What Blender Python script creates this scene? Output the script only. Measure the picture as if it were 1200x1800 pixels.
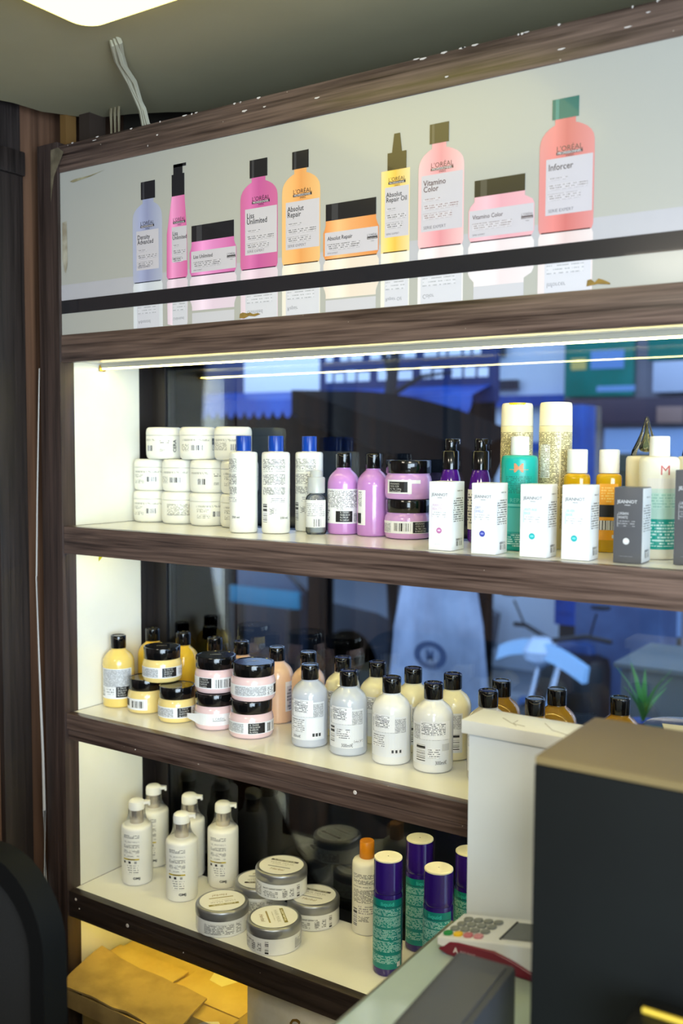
import bpy, bmesh, math, random
from mathutils import Vector, Matrix, Euler
for o in list(bpy.data.objects): bpy.data.objects.remove(o)
sc = bpy.context.scene
col = sc.collection
PI = math.pi
random.seed(7)

# ------------------------------------------------------------------ camera
yaw, pitch, roll = 0.5907, -0.0665, 0.0048
cd = bpy.data.cameras.new('camera'); cam = bpy.data.objects.new('camera', cd); col.objects.link(cam)
fw = Vector((-math.sin(yaw)*math.cos(pitch), math.cos(yaw)*math.cos(pitch), math.sin(pitch)))
r0 = Vector((math.cos(yaw), math.sin(yaw), 0)); u0 = r0.cross(fw)
rt = r0*math.cos(roll) + u0*math.sin(roll); up = -r0*math.sin(roll) + u0*math.cos(roll)
cam.matrix_world = Matrix(((rt.x, up.x, -fw.x, 1.4816), (rt.y, up.y, -fw.y, -1.2652), (rt.z, up.z, -fw.z, 0.1547), (0, 0, 0, 1)))
cd.sensor_fit = 'VERTICAL'; cd.sensor_height = 36; cd.sensor_width = 24
cd.lens = 36*1745.7/1800; cd.clip_start = 0.02; cd.clip_end = 200
cd.dof.use_dof = True; cd.dof.focus_distance = 1.62; cd.dof.aperture_fstop = 3.2
sc.camera = cam
# ------------------------------------------------------------------ world / light / exposure
w = bpy.data.worlds.new('world'); sc.world = w; w.use_nodes = True
bg = w.node_tree.nodes['Background']; bg.inputs[0].default_value = (0.50, 0.68, 1.0, 1); bg.inputs[1].default_value = 2.3
def area(name, loc, rot, sx, sy, power, color):
    l = bpy.data.lights.new(name, 'AREA'); l.shape = 'RECTANGLE'; l.size = sx; l.size_y = sy; l.energy = power; l.color = color
    o = bpy.data.objects.new(name, l); col.objects.link(o); o.location = loc; o.rotation_euler = rot; return o
area('shopfront_daylight', (3.1, -2.6, 0.0), (PI/2, 0, math.radians(52)), 2.4, 1.5, 165, (0.72, 0.88, 1.0))
area('warm_fill_light', (1.9, -1.5, 0.74), (0, 0, 0), 0.45, 0.45, 20, (1.0, 0.9, 0.72))  # added warm fill for the room, unseen behind the camera
area('rear_fill_light', (0.7, -2.0, 0.74), (0, 0, 0), 0.45, 0.45, 17, (1.0, 0.9, 0.72))  # second added fill, further back and out of view
sc.view_settings.view_transform = 'Standard'; sc.view_settings.look = 'None'
sc.view_settings.exposure = 0.0; sc.view_settings.gamma = 1.0; sc.view_settings.use_curve_mapping = False

# ------------------------------------------------------------------ materials
def lin(c): return tuple(((v/255)/12.92 if v/255 <= 0.04045 else ((v/255+0.055)/1.055)**2.4) for v in c)
MC = {}
def newmat(name):
    m = bpy.data.materials.new(name); m.use_nodes = True
    nt = m.node_tree; b = nt.nodes['Principled BSDF']; return m, nt, b
def N(nt, t, **k):
    n = nt.nodes.new(t)
    for a, v in k.items(): setattr(n, a, v)
    return n
def mth(nt, op, a, b=None, c=None):
    n = nt.nodes.new('ShaderNodeMath'); n.operation = op
    for i, v in enumerate((a, b, c)):
        if v is None: continue
        if isinstance(v, (int, float)): n.inputs[i].default_value = v
        else: nt.links.new(v, n.inputs[i])
    return n.outputs[0]
def mixc(nt, f, a, b):
    n = nt.nodes.new('ShaderNodeMix'); n.data_type = 'RGBA'
    if isinstance(f, (int, float)): n.inputs[0].default_value = f
    else: nt.links.new(f, n.inputs[0])
    for i, v in ((6, a), (7, b)):
        if isinstance(v, tuple): n.inputs[i].default_value = (*v[:3], 1)
        else: nt.links.new(v, n.inputs[i])
    return n.outputs[2]
def plastic(c, rough=0.35, name=None, metal=0.0, trans=0.0, sss=0.0, coat=0.0, ior=1.45, rgb=True):
    key = ('p', c, rough, metal, trans, coat, ior)
    if key in MC: return MC[key]
    m, nt, b = newmat(name or 'plastic')
    L = lin(c) if rgb else c
    nz = N(nt, 'ShaderNodeTexNoise'); nz.inputs['Scale'].default_value = 35; nz.inputs['Detail'].default_value = 3
    tc = N(nt, 'ShaderNodeTexCoord'); nt.links.new(tc.outputs['Object'], nz.inputs['Vector'])
    d = tuple(v*0.95 for v in L)
    nt.links.new(mixc(nt, nz.outputs[0], d, L), b.inputs['Base Color'])
    b.inputs['Roughness'].default_value = rough; b.inputs['Metallic'].default_value = metal
    b.inputs['Transmission Weight'].default_value = trans; b.inputs['Coat Weight'].default_value = coat; b.inputs['IOR'].default_value = ior
    MC[key] = m; return m
def print_mat(base, ink, pitch=0.0022, dens=0.45, hs=700, fill=0.58, rough=0.4):
    """tiny printed lines of text, uv in metres"""
    key = ('pr', base, ink, pitch, dens, hs, fill)
    if key in MC: return MC[key]
    m, nt, b = newmat('small_print')
    uv = N(nt, 'ShaderNodeTexCoord').outputs['UV']; sp = N(nt, 'ShaderNodeSeparateXYZ'); nt.links.new(uv, sp.inputs[0])
    row = mth(nt, 'DIVIDE', sp.outputs[1], pitch); fr = mth(nt, 'FRACT', row); fl = mth(nt, 'FLOOR', row)
    inrow = mth(nt, 'LESS_THAN', fr, fill)
    def wn(cell, seed):
        cx = N(nt, 'ShaderNodeCombineXYZ'); nt.links.new(mth(nt, 'FLOOR', mth(nt, 'ADD', mth(nt, 'DIVIDE', sp.outputs[0], cell), mth(nt, 'MULTIPLY', fl, 0.37))), cx.inputs[0])
        nt.links.new(mth(nt, 'ADD', fl, seed), cx.inputs[1]); q = N(nt, 'ShaderNodeTexWhiteNoise', noise_dimensions='2D'); nt.links.new(cx.outputs[0], q.inputs[0]); return q.outputs[0]
    ch = mth(nt, 'GREATER_THAN', wn(0.25/hs, 3), 0.22); wd = mth(nt, 'GREATER_THAN', wn(1.4/hs, 9), dens*0.5)
    on = mth(nt, 'MULTIPLY', inrow, mth(nt, 'MULTIPLY', ch, wd))
    nt.links.new(mixc(nt, on, lin(base), lin(ink)), b.inputs['Base Color']); b.inputs['Roughness'].default_value = rough
    MC[key] = m; return m
def barcode_mat(ink=(25, 25, 25), vert=True):
    key = ('bc', ink, vert)
    if key in MC: return MC[key]
    m, nt, b = newmat('barcode')
    uv = N(nt, 'ShaderNodeTexCoord').outputs['UV']; sp = N(nt, 'ShaderNodeSeparateXYZ'); nt.links.new(uv, sp.inputs[0])
    nz = N(nt, 'ShaderNodeTexWhiteNoise', noise_dimensions='1D')
    nt.links.new(mth(nt, 'FLOOR', mth(nt, 'DIVIDE', sp.outputs[0 if vert else 1], 0.00055)), nz.inputs[1])
    on = mth(nt, 'GREATER_THAN', nz.outputs[0], 0.5)
    nt.links.new(mixc(nt, on, (0.85, 0.85, 0.85), lin(ink)), b.inputs['Base Color']); b.inputs['Roughness'].default_value = 0.4
    MC[key] = m; return m
def wood_mat(c1, c2, axis='x', rough=0.38, wear=True, scale=1.0, name='wood_laminate', coat=0.0):
    key = ('w', c1, c2, axis, rough, wear, scale)
    if key in MC: return MC[key]
    m, nt, b = newmat(name)
    tc = N(nt, 'ShaderNodeTexCoord'); mp = N(nt, 'ShaderNodeMapping')
    nt.links.new(tc.outputs['Object'], mp.inputs[0])
    s = {'x': (3, 90, 90), 'z': (90, 90, 2.5), 'y': (90, 3, 90)}[axis]
    mp.inputs['Scale'].default_value = tuple(v*scale for v in s)
    nz = N(nt, 'ShaderNodeTexNoise'); nz.inputs['Scale'].default_value = 1.0; nz.inputs['Detail'].default_value = 6; nz.inputs['Distortion'].default_value = 0.6
    nt.links.new(mp.outputs[0], nz.inputs['Vector'])
    mp2 = N(nt, 'ShaderNodeMapping'); nt.links.new(tc.outputs['Object'], mp2.inputs[0]); mp2.inputs['Scale'].default_value = tuple(v*scale*3 for v in s)
    nz2 = N(nt, 'ShaderNodeTexNoise'); nz2.inputs['Scale'].default_value = 1.0; nz2.inputs['Detail'].default_value = 3; nt.links.new(mp2.outputs[0], nz2.inputs['Vector'])
    f = mth(nt, 'ADD', mth(nt, 'MULTIPLY', nz.outputs[0], 0.65), mth(nt, 'MULTIPLY', nz2.outputs[0], 0.35))
    rp = N(nt, 'ShaderNodeMapRange'); rp.inputs[1].default_value = 0.36; rp.inputs[2].default_value = 0.64; nt.links.new(f, rp.inputs[0])
    c = mixc(nt, rp.outputs[0], lin(c1), lin(c2))
    if wear:
        n3 = N(nt, 'ShaderNodeTexNoise'); n3.inputs['Scale'].default_value = 130; n3.inputs['Detail'].default_value = 1; nt.links.new(tc.outputs['Object'], n3.inputs['Vector'])
        c = mixc(nt, mth(nt, 'GREATER_THAN', n3.outputs[0], 0.79), c, (0.42, 0.36, 0.30))
    nt.links.new(c, b.inputs['Base Color'])
    nt.links.new(mth(nt, 'ADD', rough-0.08, mth(nt, 'MULTIPLY', rp.outputs[0], 0.2)), b.inputs['Roughness'])
    bp = N(nt, 'ShaderNodeBump'); bp.inputs['Strength'].default_value = 0.25; bp.inputs['Distance'].default_value = 0.002
    nt.links.new(f, bp.inputs['Height']); nt.links.new(bp.outputs[0], b.inputs['Normal'])
    b.inputs['Coat Weight'].default_value = 0.25 if rough < 0.4 else 0.0; b.inputs['Coat Roughness'].default_value = 0.22
    MC[key] = m; return m
def dirty(c, c2, rough=0.5, scale=8, name='painted', bump=0.1, lo=0.4, hi=0.7):
    key = ('d', c, c2, rough, scale)
    if key in MC: return MC[key]
    m, nt, b = newmat(name)
    tc = N(nt, 'ShaderNodeTexCoord'); nz = N(nt, 'ShaderNodeTexNoise'); nz.inputs['Scale'].default_value = scale; nz.inputs['Detail'].default_value = 6
    nt.links.new(tc.outputs['Object'], nz.inputs['Vector'])
    rp = N(nt, 'ShaderNodeMapRange'); rp.inputs[1].default_value = lo; rp.inputs[2].default_value = hi; nt.links.new(nz.outputs[0], rp.inputs[0])
    nt.links.new(mixc(nt, rp.outputs[0], lin(c), lin(c2)), b.inputs['Base Color']); b.inputs['Roughness'].default_value = rough
    bp = N(nt, 'ShaderNodeBump'); bp.inputs['Strength'].default_value = bump; bp.inputs['Distance'].default_value = 0.003
    nt.links.new(nz.outputs[0], bp.inputs['Height']); nt.links.new(bp.outputs[0], b.inputs['Normal'])
    MC[key] = m; return m
def emis(c, s, name='lamp'):
    m = bpy.data.materials.new(name); m.use_nodes = True; nt = m.node_tree; nt.nodes.clear()
    e = N(nt, 'ShaderNodeEmission'); e.inputs[0].default_value = (*c, 1); e.inputs[1].default_value = s
    o = N(nt, 'ShaderNodeOutputMaterial'); nt.links.new(e.outputs[0], o.inputs[0]); return m
def clear_mat(tint=(1, 1, 1), name='clear_film', ior=1.45, rough=0.0):
    key = ('c', tint, ior, rough)
    if key in MC: return MC[key]
    m = bpy.data.materials.new(name); m.use_nodes = True; nt = m.node_tree; nt.nodes.clear()
    fr = N(nt, 'ShaderNodeFresnel'); fr.inputs[0].default_value = ior
    t = N(nt, 'ShaderNodeBsdfTransparent'); t.inputs[0].default_value = (*tint, 1)
    g = N(nt, 'ShaderNodeBsdfGlossy'); g.inputs[1].default_value = rough
    mx = N(nt, 'ShaderNodeMixShader'); nt.links.new(fr.outputs[0], mx.inputs[0]); nt.links.new(t.outputs[0], mx.inputs[1]); nt.links.new(g.outputs[0], mx.inputs[2])
    o = N(nt, 'ShaderNodeOutputMaterial'); nt.links.new(mx.outputs[0], o.inputs[0]); MC[key] = m; return m
def printgrad(edge, mid, pos=0.5):
    """printed picture colour running across a bottle (uv.x 0..1)"""
    key = ('g', edge, mid, pos)
    if key in MC: return MC[key]
    m, nt, b = newmat('printed_ink')
    uv = N(nt, 'ShaderNodeTexCoord').outputs['UV']; sp = N(nt, 'ShaderNodeSeparateXYZ'); nt.links.new(uv, sp.inputs[0])
    cr = N(nt, 'ShaderNodeValToRGB'); nt.links.new(sp.outputs[0], cr.inputs[0])
    e = cr.color_ramp.elements; e[0].position = 0; e[0].color = (*lin(edge), 1); e[1].position = pos; e[1].color = (*lin(mid), 1)
    n = e.new(1.0); n.color = (*lin(edge), 1); n = e.new(pos*0.55); n.color = (*lin(tuple(min(255, v+22) for v in mid)), 1)
    nt.links.new(cr.outputs[0], b.inputs['Base Color']); b.inputs['Roughness'].default_value = 0.22; MC[key] = m; return m

# ------------------------------------------------------------------ text glyphs
TC = {}
def text_mesh(s, bold=0.0):
    k = (s, bold)
    if k in TC: return TC[k]
    c = bpy.data.curves.new('t', 'FONT'); c.body = s; c.size = 1; c.resolution_u = 2; c.offset = bold
    o = bpy.data.objects.new('t', c); col.objects.link(o)
    dg = bpy.context.evaluated_depsgraph_get(); me = o.evaluated_get(dg).to_mesh()
    v = [(p.co.x, p.co.y) for p in me.vertices]; f = [tuple(p.vertices) for p in me.polygons]
    o.evaluated_get(dg).to_mesh_clear(); bpy.data.objects.remove(o); bpy.data.curves.remove(c)
    wdt = max([p[0] for p in v] or [0]); TC[k] = (v, f, wdt); return TC[k]

# ------------------------------------------------------------------ mesh builder
class MB:
    def __init__(s): s.v = []; s.f = []; s.m = []; s.uv = []; s.mats = []
    def mi(s, m):
        if m not in s.mats: s.mats.append(m)
        return s.mats.index(m)
    def add(s, vs, fs, m, uvs=None):
        o = len(s.v); i = s.mi(m); s.v += [tuple(p) for p in vs]
        for k, f in enumerate(fs):
            s.f.append(tuple(o+j for j in f)); s.m.append(i); s.uv.append([uvs[j] for j in f] if uvs else [(0, 0)]*len(f))
    def lathe(s, prof, m, seg=36, c=(0, 0, 0), cap0=True, cap1=True, sq=None):
        vs = []; fs = []; n = len(prof)
        for (r, z) in prof:
            for k in range(seg):
                a = 2*PI*k/seg; x, y = math.cos(a), math.sin(a)
                if sq:
                    q = (abs(x)**sq+abs(y)**sq)**(-1/sq); x *= q; y *= q
                vs.append((c[0]+r*x, c[1]+r*y, c[2]+z))
        for i in range(n-1):
            for k in range(seg):
                k2 = (k+1) % seg; fs.append((i*seg+k, i*seg+k2, (i+1)*seg+k2, (i+1)*seg+k))
        if cap0: fs.append(tuple(range(seg))[::-1])
        if cap1: fs.append(tuple((n-1)*seg+k for k in range(seg)))
        s.add(vs, fs, m)
    def box(s, x0, x1, y0, y1, z0, z1, m, bev=0.0, M=None):
        bm = bmesh.new(); bmesh.ops.create_cube(bm, size=1)
        for v in bm.verts: v.co = Vector(((x0+x1)/2+v.co.x*(x1-x0), (y0+y1)/2+v.co.y*(y1-y0), (z0+z1)/2+v.co.z*(z1-z0)))
        if bev: bmesh.ops.bevel(bm, geom=bm.edges[:], offset=bev, segments=2, affect='EDGES', profile=0.6)
        if M is not None: bmesh.ops.transform(bm, matrix=M, verts=bm.verts)
        bm.verts.index_update()
        s.add([v.co[:] for v in bm.verts], [tuple(v.index for v in f.verts) for f in bm.faces], m); bm.free()
    def patch(s, r, z0, z1, a0, a1, m, off=0.0003, n=None, sq=None):
        """curved label patch; angles in degrees from the front (-y), positive to the right"""
        n = n or max(2, int(abs(a1-a0)/8)); vs = []; uv = []
        for i in range(n+1):
            a = math.radians(a0+(a1-a0)*i/n-90); R = r+off
            for z in (z0, z1): vs.append((R*math.cos(a), R*math.sin(a), z)); uv.append((R*math.radians(a0+(a1-a0)*i/n)+1, z))
        s.add(vs, [(2*i, 2*i+2, 2*i+3, 2*i+1) for i in range(n)], m, uv)
    def ctext(s, txt, r, z, a, size, m, off=0.0007, bold=0.0, rotv=False, sx=1.0, center=False):
        v, f, wd = text_mesh(txt, bold); vs = []
        for (x, y) in v:
            x *= sx
            if center: x -= wd*sx/2
            if rotv: x, y = -y, x
            an = math.radians(a-90)+x*size/r; vs.append(((r+off)*math.cos(an), (r+off)*math.sin(an), z+y*size))
        s.add(vs, f, m)
    def ptext(s, txt, o, ux, uy, size, m, bold=0.0, sx=1.0, center=False):
        v, f, wd = text_mesh(txt, bold); o = Vector(o); ux = Vector(ux); uy = Vector(uy)
        c = wd*sx/2 if center else 0
        s.add([o+ux*((x*sx-c)*size)+uy*(y*size) for x, y in v], f, m)
    def quad(s, o, ux, uy, m):
        o = Vector(o); ux = Vector(ux); uy = Vector(uy); a = ux.length; b = uy.length
        s.add([o, o+ux, o+ux+uy, o+uy], [(0, 1, 2, 3)], m, [(1, 1), (1+a, 1), (1+a, 1+b), (1, 1+b)])
    def tube(s, pts, r, m, seg=8):
        pts = [Vector(p) for p in pts]; vs = []; n = len(pts); fs = []
        rs = r if isinstance(r, (list, tuple)) else [r]*n
        for i, p in enumerate(pts):
            d = (pts[min(i+1, n-1)]-pts[max(i-1, 0)]).normalized()
            a = d.cross(Vector((0, 0, 1)));  a = a.normalized() if a.length > 1e-3 else Vector((1, 0, 0)); b = d.cross(a)
            for k in range(seg): t = 2*PI*k/seg; vs.append(p+a*rs[i]*math.cos(t)+b*rs[i]*math.sin(t))
        for i in range(n-1):
            for k in range(seg): k2 = (k+1) % seg; fs.append((i*seg+k, i*seg+k2, (i+1)*seg+k2, (i+1)*seg+k))
        fs.append(tuple(range(seg))[::-1]); fs.append(tuple((n-1)*seg+k for k in range(seg)))
        s.add(vs, fs, m)
    def prism(s, poly, m, y0, y1, axis='y'):
        """polygon in xz extruded along y (axis y), or xy extruded along z (axis z)"""
        n = len(poly)
        g = (lambda p, t: (p[0], t, p[1])) if axis == 'y' else ((lambda p, t: (p[0], p[1], t)) if axis == 'z' else (lambda p, t: (t, p[0], p[1])))
        vs = [g(p, y0) for p in poly]+[g(p, y1) for p in poly]
        fs = [tuple(range(n)), tuple(range(n, 2*n))[::-1]]+[(i, (i+1) % n, n+(i+1) % n, n+i)[::-1] for i in range(n)]
        s.add(vs, fs, m)
    def build(s, name, parent=None, smooth=True, ang=38):
        me = bpy.data.meshes.new(name); me.from_pydata(s.v, [], s.f)
        for m in s.mats: me.materials.append(m)
        ul = me.uv_layers.new(name='uv'); k = 0
        flat = [c for f in s.uv for p in f for c in p]; ul.data.foreach_set('uv', flat)
        me.polygons.foreach_set('material_index', s.m)
        bm = bmesh.new(); bm.from_mesh(me)
        if smooth: bmesh.ops.recalc_face_normals(bm, faces=[f for f in bm.faces if any(len(e.link_faces) > 1 for e in f.edges)])
        bm.to_mesh(me); bm.free()
        if smooth:
            me.polygons.foreach_set('use_smooth', [True]*len(me.polygons)); me.set_sharp_from_angle(angle=math.radians(ang))
        me.update(); o = bpy.data.objects.new(name, me); col.objects.link(o)
        if parent: o.parent = parent
        return o
def tag(o, label=None, cat=None, group=None, kind=None):
    if label: o['label'] = label
    if cat: o['category'] = cat
    if group: o['group'] = group
    if kind: o['kind'] = kind
    return o
def empty(name, loc=(0, 0, 0), rz=0):
    o = bpy.data.objects.new(name, None); col.objects.link(o); o.location = loc; o.rotation_euler = (0, 0, math.radians(rz)); o.empty_display_size = 0.01; return o
def dup(root, loc, rz, label, group):
    r = root.copy(); col.objects.link(r); r.location = loc; r.rotation_euler = (0, 0, math.radians(rz))
    r['label'] = label; r['group'] = group
    for ch in [c for c in bpy.data.objects if c.parent == root]:
        c = ch.copy(); col.objects.link(c); c.parent = r
        for g in [q for q in bpy.data.objects if q.parent == ch]:
            d = g.copy(); col.objects.link(d); d.parent = c
    return r
def camrot(x, y): return math.degrees(math.atan2(-1.2652-y, 1.4816-x))+90

# common materials
WOOD = wood_mat((48, 35, 31), (118, 96, 86), 'x', 0.36)
WOODSHADE = wood_mat((28, 22, 20), (62, 51, 46), 'x', 0.42)  # darker copy of the rail wood: shade on the bottom rail put into colour
WOODV = wood_mat((38, 29, 27), (70, 54, 49), 'z', 0.45, wear=False)
WALLW = wood_mat((52, 36, 28), (112, 80, 60), 'z', 0.45, wear=False, scale=0.35, name='brown_wood_panel')
DARKW = wood_mat((22, 17, 16), (46, 36, 33), 'z', 0.5, wear=False, name='dark_wood')
WHITE = dirty((226, 225, 214), (234, 233, 224), 0.22, 5, 'white_laminate', 0.02)
WHITEB = dirty((240, 239, 232), (247, 246, 241), 0.2, 5, 'white_shelf_laminate', 0.02)
BLACKP = plastic((12, 12, 13), 0.12, 'gloss_black_plastic', coat=0.3)
BLACKM = plastic((16, 16, 17), 0.45, 'matt_black')
LWHITE = plastic((238, 238, 240), 0.4, 'label_white')
PRW = print_mat((236, 236, 238), (70, 72, 76))
PRG = print_mat((214, 216, 220), (128, 130, 137), 0.0019, 0.3, 900, .55)
PRL = print_mat((234, 234, 236), (120, 122, 128), .0034, .3, 300, .45)
STK = plastic((30, 29, 30), 0.4, 'black_sticker')
STKT = print_mat((30, 29, 30), (205, 205, 200), 0.0034, 0.43, 900, 0.5)
BAR = barcode_mat(); BARH = barcode_mat((35, 35, 35), False)
INK = plastic((35, 35, 38), 0.4, 'dark_ink'); INKG = plastic((150, 150, 152), 0.4, 'grey_ink')

# ------------------------------------------------------------------ setting: room shell
X0, X1, YR, YB, ZF, ZC = -0.09, 3.4, -3.4, 0.30, -1.3, 0.775
def struct(name, mb, smooth=False): return tag(mb.build(name, None, smooth), kind='structure')
mb = MB(); mb.box(X0-0.1, X1, YR, YB, ZF-0.1, ZF, dirty((96, 88, 80), (120, 112, 104), 0.4, 3, 'floor_tile')); struct('floor', mb)
CEIL = dirty((160, 152, 122), (170, 162, 132), 0.75, 2.5, 'ceiling_paint', 0.05)
mb = MB(); mb.prism([(X0-0.02, YR), (X1, YR), (X1, YB), (0.30, YB), (0.262, 0.26), (0.215, 0.17), (0.15, 0.13), (0.085, 0.10), (0.03, 0.085), (-0.01, 0.055), (-0.045, 0.0), (-0.05, -0.06), (-0.066, -0.10), (-0.06, -0.2), (X0-0.02, -0.25)], CEIL, ZC, ZC+0.012, 'z')
struct('ceiling', mb)
mb = MB(); mb.box(X0-0.1, X1, YR, YB+.1, ZC+0.10, ZC+0.12, BLACKM); struct('ceiling_void', mb)
mb = MB()
mb.box(X0-0.05, X0, YR, YB, ZF, ZC+0.1, WALLW)
wl = struct('wall_left', mb)
for (y0, y1) in ((-0.085, -0.02), (-0.62, -0.52), (-1.3, -1.2)):
    p = MB(); p.box(X0, X0+0.014, y0, y1, ZF, 0.66, DARKW, 0.003); p.build('door_stile', wl)
p = MB(); p.box(X0, X0+0.022, -2.4, -0.02, 0.655, 0.70, DARKW, 0.004); p.build('cornice_board', wl)
p = MB(); p.box(X0, X0+0.006, -2.4, -0.02, 0.70, ZC+0.02, DARKW); p.build('upper_panel', wl)
for (y0, y1) in ((-0.52, -0.085), (-1.2, -0.62)):
    p = MB(); p.box(X0, X0+0.005, y0+0.03, y1-0.03, ZF+0.1, 0.60, WALLW, 0.002); p.build('door_panel', wl)
mb = MB(); mb.box(X0-0.1, X1, YR-0.1, YR, ZF, ZC+0.1, dirty((70, 62, 54), (88, 78, 68), 0.6, 2, 'rear_wall')); struct('wall_rear', mb)
mb = MB()   # back wall: solid above, below and left of the window
WB = dirty((64, 58, 52), (80, 74, 66), 0.7, 3, 'back_wall')
mb.box(X0, X1, YB-0.05, YB, 0.325, ZC+0.1, WB); mb.box(X0, X1, YB-0.05, YB, ZF, -0.765, WB)
mb.box(X0-0.05, -0.03, YB-0.05, YB, -0.765, 0.325, WB); mb.box(2.6, X1, YB-0.05, YB, -0.765, 0.325, WB); struct('wall_back', mb)
# window behind the shelves: dark frame and a real pane
win = empty('window_1', (0, 0.236, 0)); tag(win, kind='structure')
FR = wood_mat((18, 15, 15), (34, 28, 28), 'z', 0.4, wear=False, name='dark_frame')
p = MB(); p.box(-0.05, 0.034, 0.002, 0.05, -0.765, 0.33, FR, 0.002); p.build('window_frame', win)
p = MB(); p.box(2.55, 2.62, 0.002, 0.05, -0.765, 0.33, FR, 0.002); p.build('window_frame', win)
p = MB(); p.box(0.034, 2.56, 0.006, 0.012, -0.765, 0.33, clear_mat((0.93, 0.97, 0.99), 'window_glass', 1.5)); p.build('pane', win, False)

# ------------------------------------------------------------------ shelving
XE = 2.3
sh = empty('display_shelving'); tag(sh, 'built-in display shelving with dark wood-grain edges and white laminate shelves', 'shelving')
p = MB(); p.box(-0.056, 0.0, -0.004, 0.03, ZF, 0.712, WOODV, 0.0015); p.build('stile', sh)
rails = [(0.6562, 0.7051), (0.3079, 0.3590), (-0.0516, 0.0), (-0.4108, -0.36), (-0.7606, -0.7101)]
for i, (z0, z1) in enumerate(rails):
    p = MB()
    if i == 3:
        p.box(0.0, XE, 0.0, 0.018, z0+0.020, z1, WOOD, 0.0012); p.box(0.0, XE, 0.0035, 0.018, z0, z0+0.0185, WOOD, 0.0012)
    else: p.box(0.0, XE, 0.0, 0.018, z0, z1, WOODSHADE if i == 4 else WOOD, 0.0012)
    p.build('front_rail', sh)
for z0, z1 in ((0.312, 0.359), (-0.018, -0.0006), (-0.378, -0.3606), (-0.728, -0.7107), (-1.06, -1.04)):
    p = MB(); p.box(0.0, XE, 0.018, 0.20, z0, z1, WHITEB); p.build('shelf_board', sh)
    if z1 < 0.3 and z1 > -1: p = MB(); p.box(0.0, XE, 0.20, 0.238, z0, z1, BLACKM); p.build('back_edging', sh)
p = MB()
for z0, z1 in ((0.0, 0.312), (-0.36, -0.018), (-0.71, -0.378), (-1.04, -0.728)): p.box(-0.016, -0.0005, 0.030, 0.20, z0, z1, WHITE)
p.build('side_panel', sh, False)
p = MB(); p.box(-0.03, -0.0005, 0.20, 0.238, -1.04, 0.33, FR); p.build('side_return', sh, False)
p = MB(); p.box(-0.0, XE, 0.20, 0.212, -1.04, -0.765, WHITE); p.build('lower_back_panel', sh)
p = MB(); p.box(0.0, XE, 0.0056, 0.018, 0.3595, 0.6558, WHITE); p.build('fascia_backing', sh)
WARM = (1.0, 0.86, 0.50); YEL = (1.0, 0.80, 0.22); YEL2 = (1.0, 0.66, 0.04)
for z, y, c, s, seen in ((0.300, 0.100, (1.0, 0.85, 0.30), 33, True), (-0.026, 0.09, (1.0, 0.83, 0.22), 34, False), (-0.386, 0.09, (1.0, 0.84, 0.28), 38, False), (-0.736, 0.09, (1.0, 0.76, 0.12), 42, False)):
    r = MB(); r.box(0.001, XE, y-0.006, y+0.006, z+0.0035, z+0.0118, plastic((190, 185, 170), 0.4, 'led_channel')); ch = r.build('light_channel', sh)
    r = MB(); r.box(0.003, XE, y-0.0022, y+0.0022, z+.0012, z+0.0035, emis(c, s, 'led_strip')); r.build('light_strip', ch)
p = MB(); p.box(0.0005, 0.0035, 0.092, 0.106, 0.298, 0.309, plastic((190, 150, 50), 0.3, 'brass', metal=0.9)); p.build('end_clip', sh)
p = MB(); p.prism([(0.0, -0.075), (0.014, -0.062), (0.014, -0.052), (0.0, -0.052)], plastic((225, 215, 0), 0.5, 'yellow_tape'), 0.086, 0.0865); p.build('yellow_tape', sh)
SCR = plastic((215, 205, 200), 0.5, 'chipped_white')
p = MB()
for (x, z, rr) in ((0.661, -0.3815, 0.0036), (-0.012, -0.383, 0.003), (0.02, -0.722, 0.003), (0.16, -0.735, 0.004), (0.03, -0.738, 0.0016), (0.30, -0.745, 0.0012), (0.185, -0.398, 0.0012)):
    p.lathe([(rr, -0.0), (rr*0.7, 0.001)], SCR, 7, (0, 0, 0))
    k = len(p.v)-14
    for i in range(14): vx, vy, vz = p.v[k+i]; p.v[k+i] = (x+vx, -0.0003-vz, z+vy)
p.build('chipped_spot', sh)
random.seed(3); p = MB()
for k in range(46):   # chips along the upper edge of the top rail
    x = random.uniform(0.02, 1.35); L = random.uniform(0.002, 0.012); h = random.uniform(0.0006, 0.002); z = 0.7051-random.choice((0, 0, 0, random.uniform(0, 0.04)))
    p.add([(x, -0.0006, z-h), (x+L*.5, -0.0006, z-h*1.6), (x+L, -0.0006, z-h*.4), (x+L*.8, -0.0006, z+0.0003), (x+.1*L, -0.0006, z+0.0003)], [(0, 1, 2, 3, 4)], SCR)
tag(p.build('edge_chips', sh, False), kind='stuff')
p = MB(); p.add([(-0.016, -0.0052, 0.699), (0.006, -0.0062, 0.700), (0.020, -0.0056, 0.690), (-0.008, -0.0048, 0.65), (-0.018, -0.0046, 0.605)], [(0, 1, 2, 3, 4)], dirty((92, 82, 66), (120, 108, 88), 0.3, 60, 'peeled_tape')); p.build('peeling_tape', sh, False)

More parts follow.
